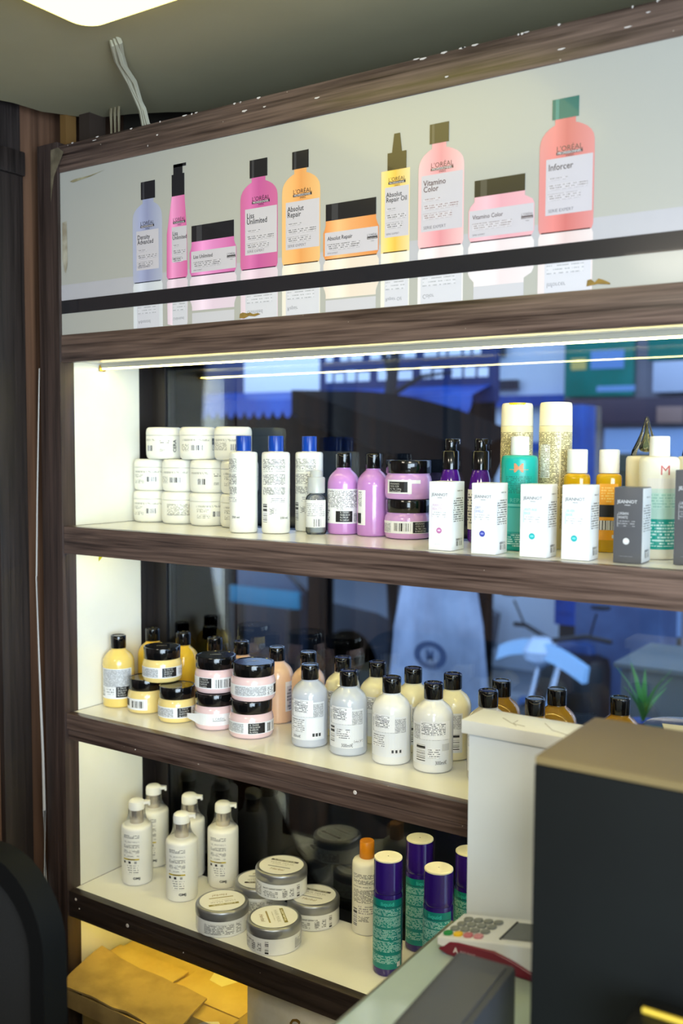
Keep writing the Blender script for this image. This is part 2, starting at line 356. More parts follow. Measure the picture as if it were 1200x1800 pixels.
# ------------------------------------------------------------------ printed banner in the top panel
ban = empty('banner_sign', (0, 0, 0)); tag(ban, 'long glossy white banner print of pink, orange and lilac bottles above the shelves', 'sign')
p = MB(); m_b, nt, b = newmat('banner_gloss')
tc = N(nt, 'ShaderNodeTexCoord'); sp = N(nt, 'ShaderNodeSeparateXYZ'); nt.links.new(tc.outputs['Object'], sp.inputs[0])
b.inputs['Base Color'].default_value = (*lin((180, 177, 170)), 1); b.inputs['Roughness'].default_value = 0.33
b.inputs['Coat Weight'].default_value = 0.35; b.inputs['Coat Roughness'].default_value = 0.12
p.box(0.0, XE, 0.0025, 0.005, 0.359, 0.6562, m_b); p.build('banner_sheet', ban)
YBN = 0.0024
def fl(y=0): return YBN-0.0001-y*0.0001
def gl(c): return plastic(c, 0.25, 'banner_ink', coat=0.3)
p = MB(); p.quad((0, fl(0), 0.421), (XE, 0, 0), (0, 0, 0.030), gl((190, 186, 192))); p.quad((0, fl(3), 0.398), (XE, 0, 0), (0, 0, 0.0245), gl((34, 33, 38))); p.build('printed_shelf', ban, False)
def mixw(c, f): return tuple(int(v+(232-v)*f) for v in c)
def logo(p, x, z, w, c, y, mir=False):
    s = w/text_mesh("L'OR\u00c9AL")[2]
    if mir: return
    p.ptext("L'OR\u00c9AL", (x, y, z+0.0052), (1, 0, 0), (0, 0, 1), s*1.0, gl(c))
    p.quad((x, y, z+0.0008), (w, 0, 0), (0, 0, 0.0038), gl(c))
    k = w*0.9/text_mesh('PROFESSIONNEL', 0.01)[2]
    p.ptext('PROFESSIONNEL', (x+w*0.05, y-0.0001, z+0.0013), (1, 0, 0), (0, 0, 1), k, gl((225, 215, 220)), 0.01)
    k = w*0.3/text_mesh('PARIS')[2]; p.ptext('PARIS', (x+w*0.37, y, z-0.0028), (1, 0, 0), (0, 0, 1), k, gl(c))
def outline(kind, x0, x1, z0, zt, nx0, nx1):
    w = x1-x0
    if kind == 'bottle':
        h = zt-z0; zs = z0+h*0.74; H = zt-.007-zs; pts = [(x0+.03*w, z0), (x1-.03*w, z0), (x1, z0+.006), (x1, zs)]
        FR_ = ((.985, .22), (.93, .42), (.80, .60), (.60, .76), (.36, .88), (.14, .965), (0, 1.0))
        for a, b_ in FR_: pts.append((nx1-.004+(x1-nx1+.004)*a, zs+H*b_))
        pts += [(nx1-.004, zt), (nx0+.004, zt)]
        for a, b_ in FR_[::-1]: pts.append((nx0+.004-(nx0+.004-x0)*a, zs+H*b_))
        return pts+[(x0, zs), (x0, z0+.006)]
    if kind == 'jar':
        h = zt-z0
        return [(x0+.004, z0), (x1-.004, z0), (x1, z0+.007), (x1, z0+h*.70), (x1-.003, z0+h*.80), (nx1, z0+h*.9), (nx1, zt), (nx0, zt), (nx0, z0+h*.9), (x0+.003, z0+h*.80), (x0, z0+h*.70), (x0, z0+.007)]
    if kind == 'serum': return [(x0+.003, z0), (x1-.003, z0), (x1, z0+.005), (x1-.001, z0+(zt-z0)*.55), (nx1, zt), (nx0, zt), (x0+.001, z0+(zt-z0)*.55), (x0, z0+.005)]
    return [(x0, z0), (x1, z0), (x1, zt), (x0, zt)]
def pbottle(name, kind, x0, x1, zt, nx0, nx1, cap, c_edge, c_mid, capc, lab, title, tsz, logoz, logow, lab_txt, inkc=(40, 38, 42)):
    sf = lambda c: tuple(int(v*.88+210*.12) for v in c); c_edge = sf(c_edge); c_mid = sf(c_mid)
    p = MB(); z0 = 0.438; pts = outline(kind, x0, x1, z0, zt, nx0, nx1)
    y = fl(4); uv = [((q[0]-x0)/(x1-x0), q[1]) for q in pts]
    p.add([(q[0], y, q[1]) for q in pts], [tuple(range(len(pts)))], printgrad(c_edge, c_mid), uv)
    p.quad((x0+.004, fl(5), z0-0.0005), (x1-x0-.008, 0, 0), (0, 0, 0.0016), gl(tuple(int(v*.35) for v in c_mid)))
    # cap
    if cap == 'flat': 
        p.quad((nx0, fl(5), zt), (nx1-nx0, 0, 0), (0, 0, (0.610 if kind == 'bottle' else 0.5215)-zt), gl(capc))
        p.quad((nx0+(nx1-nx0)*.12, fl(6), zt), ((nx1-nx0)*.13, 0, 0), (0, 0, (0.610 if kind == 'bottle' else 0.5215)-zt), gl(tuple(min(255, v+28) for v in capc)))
    elif cap == 'pump':
        p.quad((nx0, fl(5), zt), (nx1-nx0, 0, 0), (0, 0, 0.036), gl(capc)); p.quad((nx0+.004, fl(5), zt+.036), (nx1-nx0-.008, 0, 0), (0, 0, 0.016), gl(capc)); p.quad((nx0+.004, fl(5), zt+.0475), (nx1-nx0, 0, 0), (0, 0, 0.005), gl(capc))
    elif cap == 'spray':
        p.quad((nx0, fl(5), zt), (nx1-nx0, 0, 0), (0, 0, 0.025), gl(capc)); cx = (nx0+nx1)/2
        p.add([(cx-.0085, fl(5), zt+.025), (cx+.0085, fl(5), zt+.025), (cx+.005, fl(5), zt+.0515), (cx-.005, fl(5), zt+.0515)], [(0, 1, 2, 3)], gl(capc))
    lx0, lx1, lz0, lz1 = lab
    p.quad((lx0, fl(5), lz0), (lx1-lx0, 0, 0), (0, 0, lz1-lz0), gl((206, 198, 206)))
    W = lx1-lx0; tz = lz1-0.010 if kind != 'jar' else lz1-0.0085
    for t in title:
        p.ptext(t, (lx0+W*0.05, fl(6), tz-tsz*0.6), (1, 0, 0), (0, 0, 1), tsz*1.42, gl(inkc), 0.010, 0.88); tz -= tsz*1.08
    pm = print_mat((206, 198, 206), tuple(min(150, v+55) for v in inkc), 0.0030, 0.42, 520, 0.45)
    zz = tz-0.006
    if kind != 'jar':
        for (a, b_) in ((0.42, 0.003), (0.85, 0.0075), (0.70, 0.0085)):
            p.quad((lx0+W*0.05, fl(6), zz-b_), (W*a, 0, 0), (0, 0, b_), pm); zz -= b_+0.005
        p.ptext('SERIE EXPERT', (lx0+W*0.06, fl(6), lz0+0.0035), (1, 0, 0), (0, 0, 1), W*0.55/text_mesh('SERIE EXPERT')[2], gl((120, 115, 125)))
        logo(p, (lx0+lx1)/2-logow*0.5, logoz, logow, inkc, fl(6))
    else:
        p.quad((lx0+W*0.05, fl(6), zz-0.006), (W*0.62, 0, 0), (0, 0, 0.009), pm)
        p.ptext('SERIE EXPERT', (lx0+W*0.05, fl(6), lz0+0.0025), (1, 0, 0), (0, 0, 1), W*0.2/text_mesh('SERIE EXPERT')[2], gl((120, 115, 125)))
        logo(p, lx1-logow*1.05, logoz, logow, inkc, fl(6))
    # mirrored picture in the printed shiny shelf
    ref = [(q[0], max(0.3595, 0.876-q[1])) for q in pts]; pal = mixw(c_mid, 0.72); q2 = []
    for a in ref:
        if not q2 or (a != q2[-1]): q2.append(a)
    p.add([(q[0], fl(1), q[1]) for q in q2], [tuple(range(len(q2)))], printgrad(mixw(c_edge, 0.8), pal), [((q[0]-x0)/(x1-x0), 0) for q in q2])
    if kind != 'jar':
        p.quad((lx0, fl(2), 0.3595), (W, 0, 0), (0, 0, 0.876-lz0-0.3595), gl((216, 212, 220)))
        if title: p.ptext(title[-1], (lx0+W*0.05, fl(3), 0.3725), (1, 0, 0), (0, 0, -1), tsz*1.1, gl((150, 148, 156)), 0, 0.88)
        p.quad((lx0+W*.05, fl(3), 0.384), (W*.8, 0, 0), (0, 0, 0.012), print_mat((216, 212, 220), (170, 168, 175), 0.005, 0.42, 420, 0.3))
    else:
        p.quad((nx0, fl(2), 0.3595), (nx1-nx0, 0, 0), (0, 0, 0.0175), printgrad((205, 200, 206), (160, 158, 166)))
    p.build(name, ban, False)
BC = (36, 34, 38)
pbottle('printed_bottle', 'bottle', 0.1875, 0.2583, 0.580, 0.2085, 0.2425, 'flat', (176, 178, 200), (142, 146, 186), BC, (0.1965, 0.2500, 0.4595, 0.5270), ('Density', 'Advanced'), 0.0078, 0.5310, 0.033, '')
pbottle('printed_serum', 'serum', 0.2685, 0.3165, 0.576, 0.2815, 0.3105, 'pump', (214, 84, 150), (236, 130, 188), BC, (0.2810, 0.3150, 0.4665, 0.5245), ('Liss', 'Unlimited'), 0.0066, 0.5290, 0.028, '')
pbottle('printed_jar', 'jar', 0.3215, 0.4235, 0.4950, 0.3260, 0.4185, 'flat', (206, 88, 158), (232, 130, 196), BC, (0.3250, 0.4225, 0.4440, 0.4790), ('Liss Unlimited',), 0.0060, 0.4605, 0.018, '')
pbottle('printed_bottle', 'bottle', 0.4320, 0.5080, 0.582, 0.4515, 0.4875, 'flat', (205, 92, 148), (196, 78, 146), BC, (0.4420, 0.5065, 0.4610, 0.5340), ('Liss', 'Unlimited'), 0.0085, 0.5400, 0.036, '')
pbottle('printed_bottle', 'bottle', 0.5165, 0.5900, 0.583, 0.5365, 0.5680, 'flat', (240, 186, 116), (233, 152, 76), BC, (0.5240, 0.5885, 0.4610, 0.5340), ('Absolut', 'Repair'), 0.0080, 0.5400, 0.036, '')
pbottle('printed_jar', 'jar', 0.5960, 0.6960, 0.4965, 0.6005, 0.6910, 'flat', (228, 132, 58), (238, 160, 96), BC, (0.5990, 0.6945, 0.4440, 0.4790), ('Absolut Repair',), 0.0060, 0.4605, 0.018, '')
pbottle('printed_oil', 'box', 0.6995, 0.7480, 0.5560, 0.7100, 0.7420, 'spray', (248, 214, 148), (244, 184, 66), (70, 58, 40), (0.7060, 0.7465, 0.4600, 0.5320), ('Absolut', 'Repair Oil'), 0.0068, 0.5350, 0.029, '')
pbottle('printed_bottle', 'bottle', 0.7620, 0.8350, 0.5825, 0.7798, 0.8105, 'flat', (240, 190, 192), (228, 140, 148), (70, 60, 46), (0.7670, 0.8330, 0.4610, 0.5400), ('Vitamino', 'Color'), 0.0080, 0.5440, 0.036, '', (90, 60, 62))
pbottle('printed_jar', 'jar', 0.8425, 0.9405, 0.4990, 0.8515, 0.9265, 'flat', (235, 172, 182), (232, 160, 174), (62, 56, 44), (0.8440, 0.9395, 0.4440, 0.4810), ('Vitamino Color',), 0.0058, 0.4605, 0.017, '', (95, 80, 84))
pbottle('printed_bottle', 'bottle', 0.9465, 1.0220, 0.5840, 0.9636, 1.0000, 'flat', (222, 136, 134), (208, 104, 100), (50, 110, 104), (0.9560, 1.0200, 0.4610, 0.5340), ('Inforcer',), 0.0084, 0.5370, 0.036, '', (88, 78, 80))
TEAR = dirty((150, 118, 52), (120, 96, 48), 0.7, 90, 'bare_board')
for pts in ([(0.430, 0.362), (0.431, 0.3685), (0.437, 0.3705), (0.446, 0.3685), (0.452, 0.3695), (0.458, 0.3665), (0.468, 0.3675), (0.474, 0.3655), (0.462, 0.3625), (0.45, 0.364), (0.44, 0.3605)],
            [(1.015, 0.3635), (1.016, 0.3715), (1.021, 0.3725), (1.026, 0.368), (1.031, 0.3725), (1.037, 0.3705), (1.046, 0.366), (1.047, 0.3635), (1.03, 0.3655)]):
    p = MB(); p.add([(a, fl(9), z) for a, z in pts], [tuple(range(len(pts)))], TEAR); p.build('torn_patch', ban, False)
p = MB(); p.add([(a, fl(9), z) for a, z in ((0.006, 0.565), (0.018, 0.567), (0.019, 0.49), (0.014, 0.472), (0.010, 0.476), (0.005, 0.50))], [tuple(range(6))], dirty((150, 138, 118), (190, 184, 168), 0.5, 40, 'tape_rest')); p.build('tape_remnant', ban, False)
p = MB(); p.add([(a, fl(9), z) for a, z in ((0.028, 0.637), (0.040, 0.6395), (0.082, 0.6405), (0.12, 0.645), (0.082, 0.6385), (0.036, 0.634))], [tuple(range(6))], dirty((130, 118, 80), (176, 168, 140), 0.6, 60, 'scuff')); p.build('scuff_mark', ban, False)

# ------------------------------------------------------------------ product kinds
def rad(prof, r, h): return [(a*r, b*h) for a, b in prof]
SH = [(0.88, 0), (0.95, 0.006), (0.99, 0.018), (1, 0.035), (1, 0.60), (0.99, 0.632), (0.955, 0.668), (0.89, 0.702), (0.79, 0.734), (0.66, 0.762), (0.53, 0.785), (0.44, 0.802), (0.40, 0.812), (0.40, 0.835)]
def black_cap(root, r, z0, z1, arc=True):
    p = MB(); p.lathe([(r*.97, z0), (r, z0+.0008), (r, z1-.0022), (r*.985, z1-.0008), (r*.93, z1), (r*.80, z1), (r*.76, z1-.0010), (r*.2, z1-.0010), (0.0001, z1-.0010)], BLACKP, 32, cap1=False)
    c = p.build('cap', root)
    q = MB(); q.ptext("L'OR\u00c9AL", (0, -0.0005, z1-.0007), (1, 0, 0), (0, 1, 0), r*1.25/text_mesh("L'OR\u00c9AL")[2], plastic((150, 148, 140), 0.4, 'cap_lettering'), 0, 1, True)
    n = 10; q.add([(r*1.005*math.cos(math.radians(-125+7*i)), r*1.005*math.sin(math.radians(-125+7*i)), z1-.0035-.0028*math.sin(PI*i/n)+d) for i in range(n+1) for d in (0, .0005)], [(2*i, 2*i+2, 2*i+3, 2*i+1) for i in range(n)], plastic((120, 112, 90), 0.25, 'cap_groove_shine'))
    q.build('cap_emboss', c, False)
def shampoo(r, h, color, variant, trans=0.0, rough=0.16):
    root = empty('shampoo_bottle')
    body = plastic(color, rough, 'bottle_plastic', coat=0.4, trans=trans)
    p = MB(); p.lathe(rad(SH, r, h), body, 40); b = p.build('body', root)
    p = MB(); p.lathe([(r*.46, h*.803), (r*.47, h*.808), (r*.46, h*.813)], body, 28); p.build('neck_ring', b)
    black_cap(root, r*.485, h*.820, h)
    q = MB(); R = r
    if variant == 'yellow':
        q.patch(R, h*.13, h*.555, -78, 52, LWHITE); q.patch(R, h*.30, h*.545, -70, 48, PRG, .0005)
        q.patch(R, h*.15, h*.30, -10, 40, STK, .0006)
        for i, t in enumerate(('B. T9A193', '05/26.04/29', 'Rs.795.00', 'Rs 2.65/ml')): q.ctext(t, R, h*(.270-i*.033), -4, .0042, INKW, .0009, 0, False, .9)
        q.patch(R, h*.16, h*.28, -75, -58, BARH, .0006); q.patch(R, h*.19, h*.29, -50, -18, print_mat((236, 236, 238), (150, 152, 156), 0.005, .5), .0005)
    elif variant == 'purple':
        q.patch(R, h*.135, h*.56, -80, 62, LWHITE); q.patch(R, h*.33, h*.545, -74, 52, PRW, .0005)
        q.patch(R, h*.155, h*.29, -28, 32, STK, .0006)
        for i, t in enumerate(('B. 75AX01', '05/26.20/29', 'Rs.795.00', 'Rs 2.65/ml')): q.ctext(t, R, h*(.265-i*.031), -12, .0040, INKW, .0009, 0, False, .9)
        q.patch(R, h*.16, h*.31, -74, -56, print_mat((236, 236, 238), (90, 92, 96), 0.004, .45, 300), .0005)
        q.patch(R, h*.16, h*.26, 38, 60, PRG, .0005)
        q.ctext('\u00ac  \u25b3', R, h*.305, -26, .006, INK)
    elif variant == 'side':
        q.patch(R, h*.135, h*.56, -66, -28, LWHITE); q.patch(R, h*.36, h*.545, -64, -44, PRW, .0005); q.patch(R, h*.155, h*.28, -66, -46, STK, .0006)
    elif variant == 'right':
        q.patch(R, h*.16, h*.56, 30, 80, LWHITE); q.patch(R, h*.18, h*.50, 36, 70, print_mat((206, 200, 206), (120, 118, 125), .006, .42, 300), .0005)
    else:   # back label with small print, sticker above, pictograms, volume
        gry = LWHITE if variant != 'gold' else plastic((222, 214, 170), .4, 'label_clear')
        q.patch(R, h*.10, h*.57, -72, 50, plastic((228, 230, 234), .35, 'label_clear_edge')); q.patch(R, h*.385, h*.55, -66, 46, PRG, .0005)
        q.patch(R, h*.60*1.0, h*.60, 0, 1, LWHITE)
        q.patch(R, h*.39, h*.60, -58 if variant != 'w4' else -38, 10 if variant != 'w4' else 52, LWHITE, .0009)
        q.patch(R, h*.44, h*.585, -54 if variant != 'w4' else -34, -6 if variant != 'w4' else 36, print_mat((238, 238, 240), (95, 98, 104), .0026, .45, 600), .0011)
        if variant == 's1':
            q.patch(R, h*.12, h*.37, -10, 44, LWHITE, .0006)
            for k in (12, 22, 32): q.patch(R, h*.145, h*.185, k-4, k+3, plastic((60, 60, 62), .4, 'pictogram'), .0008)
            q.patch(R, h*.20, h*.36, -64, -16, PRL, .0005); q.ctext('300ml\u20ac', R, h*.125, -58, .0065, INK, .0006, 0, False, .8)
        elif variant == 's2':
            q.patch(R, h*.16, h*.36, -66, -46, BARH, .0006); q.ctext('300ml\u20ac', R, h*.115, -22, .0085, INK, .0006, 0, False, .75)
            q.patch(R, h*.21, h*.33, -38, 4, PRL, .0006); q.patch(R, h*.165, h*.195, 16, 48, PRW, .0006)
        elif variant == 'w3':
            q.patch(R, h*.135, h*.20, -2, 36, plastic((228, 228, 230), .4, 'pale_box'), .0006)
            for k in (4, 15, 27): q.patch(R, h*.15, h*.185, k-3, k+3, plastic((60, 60, 62), .4, 'pictogram'), .0008)
            q.patch(R, h*.22, h*.36, -62, -20, PRL, .0005)
        elif variant == 'w4':
            q.patch(R, h*.14, h*.33, -52, -22, BARH, .0006); q.patch(R, h*.18, h*.29, -14, 20, PRL, .0006); q.ctext('300ml\u20ac', R, h*.105, 6, .0085, INK, .0006, 0, False, .75)
            q.patch(R, h*.26, h*.34, 26, 52, plastic((200, 202, 206), .4, 'grey_panel'), .0006)
        else:
            q.patch(R, h*.13, h*.33, 8, 40, BARH, .0006); q.patch(R, h*.42, h*.55, -60, 44, PRG, .0007)
    q.build('label', root, False)
    return root
INKW = plastic((215, 215, 210), 0.4, 'white_ink')
JR = [(0.84, 0), (0.93, 0.02), (0.98, 0.07), (1, 0.15), (1, 0.46), (0.985, 0.53), (0.955, 0.59), (0.92, 0.625), (0.90, 0.65), (0.93, 0.655), (0.93, 0.665)]
def maskjar(r, h, color, variant, lidr):
    root = empty('mask_jar')
    p = MB(); p.lathe(rad(JR, r, h), plastic(color, 0.15, 'jar_plastic', coat=0.4), 44); p.build('body', root)
    p = MB(); z0 = h*.665; p.lathe([(lidr*.985, z0), (lidr, z0+.0008), (lidr, h-.0018), (lidr*.985, h-.0004), (lidr*.96, h), (lidr*.90, h), (lidr*.88, h-.0008), (0.0001, h-.0008)], BLACKP, 44, cap1=False); c = p.build('lid', root)
    q = MB(); q.ptext("L'OR\u00c9AL", (0, 0.002, h-.0004), (1, 0, 0), (0, 1, 0), lidr*.56/text_mesh("L'OR\u00c9AL", .02)[2], plastic((200, 196, 180), .4, 'lid_lettering'), .02, 1, True); q.build('lid_lettering', c, False)
    q = MB(); z0, z1 = h*.15, h*.46
    if variant == 'sticker':
        q.patch(r, z0, z1, -85, 80, LWHITE); q.patch(r, z0+.002, z1-.002, -80, -12, PRG, .0005); q.patch(r, z0+.002, z1-.001, 0, 44, STK, .0006); q.patch(r, z0+.003, z1-.004, 52, 76, PRW, .0005)
        for i, t in enumerate(('B. T9A193', '05/26.04/29', 'Rs.890.00', 'Rs 4.00/g')): q.ctext(t, r, z1-.0052-i*.0042, 6, .0042, INKW, .0009, 0, False, .9)
    elif variant == 'bar':
        q.patch(r, z0-.002, z1-.001, -88, 2, LWHITE); q.patch(r, z0+.002, z1-.005, -50, -8, BAR, .0005); q.patch(r, z0+.004, z1-.003, -86, -62, STK, .0006)
    elif variant == 'stickbar':
        q.patch(r, z0, z1, -85, 80, LWHITE); q.patch(r, z0+.002, z1-.001, -50, -12, STK, .0006); q.patch(r, z0+.002, z1-.003, -2, 46, BAR, .0005)
        for i, t in enumerate(('B. T9A193', '05/26.07/29', 'Rs.890.00', 'Rs 4.00/g')): q.ctext(t, r, z1-.0052-i*.0042, -46, .0042, INKW, .0009, 0, False, .9)
    elif variant == 'barstick':
        q.patch(r, z0, z1, -85, 80, LWHITE); q.patch(r, z0+.004, z1-.003, -38, 6, BAR, .0005); q.patch(r, z0+.001, z1-.001, 12, 60, STK, .0006); q.patch(r, z0+.001, z1-.004, -82, -46, PRG, .0005)
        for i, t in enumerate(('8763GA6SC', '12/25.12/28', 'Rs. 960. 3.84/g', 'B WH7ET008')): q.ctext(t, r, z1-.0052-i*.0042, 18, .0040, INKW, .0009, 0, False, .9)
    elif variant == 'text':
        q.patch(r, z0, z1, -85, 80, LWHITE); q.patch(r, z0+.002, z1-.002, -52, 34, PRG, .0005); q.patch(r, z0+.003, z1-.002, 62, 78, STK, .0006); q.patch(r, z0+.002, z1-.004, 38, 58, PRW, .0005)
    elif variant == 'sticker2':
        q.patch(r, z0, z1, -85, 80, LWHITE); q.patch(r, z0+.002, z1-.002, -80, -20, PRG, .0005); q.patch(r, z0+.001, z1-.001, -8, 36, STK, .0006); q.patch(r, z0+.002, z1-.003, 44, 72, BAR, .0005)
        for i, t in enumerate(('B. 75A003', '05/26.06/29', 'Rs.890.00', 'Rs 4.00/g')): q.ctext(t, r, z1-.0052-i*.0042, -4, .0042, INKW, .0009, 0, False, .9)
    elif variant == 'logo':
        q.patch(r, z0, z1+.001, -85, 80, LWHITE); q.ctext("L'OR\u00c9AL", r, (z0+z1)/2, -8, .0062, INKG); q.patch(r, (z0+z1)/2-.0022, (z0+z1)/2-.0010, -8, 28, INKG, .0005); q.patch(r, z0+.001, z1, 44, 74, PRG, .0005)
        n = 8   # label end lifting off
        vs = []
        for i in range(n+1):
            a = math.radians(-90-46-5*i); R = r+.0008+.0016*i*i/8
            for z in (z0+.0005*i, z1-.0009*i): vs.append((R*math.cos(a), R*math.sin(a), z+.0004*i))
        q.add(vs, [(2*i, 2*i+2, 2*i+3, 2*i+1) for i in range(n)], LWHITE)
    elif variant == 'ptop':
        q.patch(r, z0+.0005, z1+.003, -60, 8, LWHITE); q.patch(r, z0+.003, z1, -52, -2, STK, .0006); q.patch(r, z1-.003, z1+.003, 8, 30, LWHITE, .0007)
        for i, t in enumerate(('8763GA6SC', '12/25.12/28', 'Rs. 960. 3.84/g', 'B WH7ET008')): q.ctext(t, r, z1-.0048-i*.0042, -48, .0040, INKW, .0009, 0, False, .9)
    q.build('label', root, False)
    return root
def whitejar(variant):
    r, h = 0.0355, 0.0632; root = empty('cream_jar'); W = plastic((240, 238, 226), 0.3, 'white_jar')
    p = MB(); p.lathe(rad([(0.78, 0), (0.88, 0.015), (0.955, 0.06), (0.99, 0.13), (1, 0.22), (1, 0.735)], r, h), W, 40); p.build('body', root)
    p = MB(); p.lathe(rad([(1.0, 0.745), (1.006, 0.755), (1.0, 0.86), (0.975, 0.93), (0.92, 0.975), (0.84, 0.995), (0.3, 1.0), (0.001, 1.0)], r, h), W, 40, cap1=False); p.build('lid', root)
    q = MB(); PJ = print_mat((240, 238, 226), (120, 118, 108), 0.0019, 0.38)
    if variant == 0:
        q.patch(r, .036, .040, -75, 30, PJ); q.patch(r, .018, .028, -22, 10, BAR); q.patch(r, .026, .033, -72, -34, PJ); q.patch(r, .014, .022, -72, -30, print_mat((240, 238, 226), (150, 148, 138), .003, .4)); q.patch(r, .012, .034, 44, 60, PJ)
    elif variant == 1:
        q.patch(r, .036, .040, -75, 20, PJ); q.patch(r, .018, .028, -40, -2, BAR); q.patch(r, .016, .030, -78, -48, PJ); q.patch(r, .029, .041, 30, 58, STK, .0006); q.patch(r, .030, .040, 32, 54, STKT, .0008); q.patch(r, .018, .028, 30, 54, print_mat((240, 238, 226), (140, 138, 128), .003, .4))
    elif variant == 2:
        q.patch(r, .017, .040, -58, 66, PJ); q.patch(r, .0178, .0186, -58, 66, INKG, .0005)
    elif variant == 3:
        q.patch(r, .036, .040, -75, -5, PJ); q.patch(r, .016, .027, -42, -14, BAR); q.patch(r, .030, .038, 12, 42, print_mat((240, 238, 226), (120, 118, 110), .0035, .35, 300)); q.ctext('CERA', r, .0135, 66, .010, INK, .0006, .02, True); q.patch(r, .015, .020, 12, 30, PJ)
    elif variant == 4:
        q.patch(r, .035, .040, -80, 44, PJ); q.patch(r, .018, .033, -78, -20, PJ); q.patch(r, .019, .030, -10, 12, BAR); q.patch(r, .026, .041, 50, 72, STK, .0006); q.patch(r, .027, .040, 52, 70, STKT, .0008)
    q.build('label', root, False); return root
def bluecap(variant):
    r, h = 0.0250, 0.1718; root = empty('lotion_bottle'); W = plastic((240, 239, 230), 0.28, 'white_bottle')
    p = MB(); p.lathe([(r*.9, 0), (r*.97, .001), (r, .004), (r, .1375), (r*.985, .1405), (r*.93, .1425), (r*.8, .1435), (0.0135, .1437), (.012, .146)], W, 36, sq=2.3); p.build('body', root)
    p = MB(); rr = .0137; p.lathe([(rr*.99, .1445), (rr, .1455), (rr, .1705), (rr*.97, .1716), (rr*.7, .1718)], plastic((10, 62, 160), 0.25, 'blue_cap'), 32); p.build('cap', root)
    q = MB(); P_ = print_mat((240, 239, 230), (80, 80, 84), .0021, .36, 650, .6)
    a0, a1 = (-58, 38) if variant else (-78, -28)
    R = r*1.01 if variant else r*1.015
    for z0, z1 in ((.122, .131), (.112, .1205), (.108, .110), (.086, .105), (.068, .082)): q.patch(R, z0, z1, a0, a1, P_, .0011)
    q.patch(R, .055, .064, a0+38 if variant else a0, a1, print_mat((240, 239, 230), (150, 150, 155), .0032, .4), .0011)
    if variant: q.patch(R, .020, .052, a0, a0+22, BARH, .0012); q.patch(R, .034, .046, a0+32, a0+60, P_, .0011)
    q.ctext('250 ml', R, .026, a1-22, .0055, INK, .0014, .01)
    q.build('label', root, False); return root
def spraybottle():
    root = empty('spray_bottle'); r = .0185; CL = clear_mat((0.90, 0.92, 0.93), 'clear_plastic', 1.5, 0.03)
    p = MB(); p.lathe([(r*.9, 0), (r, .003), (r, .062), (r*.9, .067), (r*.6, .071), (.008, .074)], CL, 32); p.lathe([(r*.85, .003), (r*.93, .006), (r*.93, .058), (r*.8, .060)], plastic((205, 210, 210), .1, 'clear_liquid', trans=.3, ior=1.33), 28); b = p.build('body', root)
    p = MB(); p.lathe([(.012, .071), (.0155, .072), (.0155, .098), (.014, .100), (.0115, .1005), (.0105, .110), (.0095, .1115)], plastic((226, 230, 230), .2, 'frosted_clear', trans=.45), 28); p.build('overcap', root)
    p = MB(); p.lathe([(.0085, .071), (.0085, .080), (.006, .081), (.005, .094), (.0075, .095), (.0075, .107), (.006, .1085)], plastic((225, 226, 225), .3, 'white_sprayer'), 24); p.build('sprayer', root)
    q = MB(); q.patch(r, .012, .060, -75, 60, plastic((226, 227, 226), .3, 'label_pale')); q.patch(r, .032, .054, -60, 50, print_mat((226, 227, 226), (165, 165, 168), .0035, .42), .0005); q.patch(r, .014, .027, -20, 26, BAR, .0005); q.build('label', root, False); return root
def serumpump():
    root = empty('pump_bottle'); PU = plastic((86, 24, 150), .08, 'purple_glass', coat=.5, trans=.25)
    p = MB(); p.lathe([(.0165, 0), (.019, .002), (.0195, .006), (.0195, .070), (.0185, .088), (.016, .104), (.0135, .114), (.0115, .118)], PU, 36); p.build('body', root)
    p = MB(); p.lathe([(.0128, .117), (.0138, .1175), (.0138, .146), (.0128, .1475), (.0098, .148)], BLACKP, 32); p.build('collar', root)
    p = MB(); p.lathe([(.0095, .148), (.0098, .1485), (.0098, .1650), (.009, .167)], BLACKP, 28); p.box(.0, .0155, -.0042, .0042, .1620, .1672, BLACKP, .001); p.box(.0125, .0155, -.003, .003, .158, .163, BLACKP, .0008); p.build('pump_head', root)
    q = MB(); q.patch(.0195, .022, .086, -80, 70, LWHITE); q.patch(.0195, .030, .082, -70, 60, print_mat((236, 236, 238), (90, 90, 110), .0045, .45, 380), .0005); q.build('label', root, False); return root
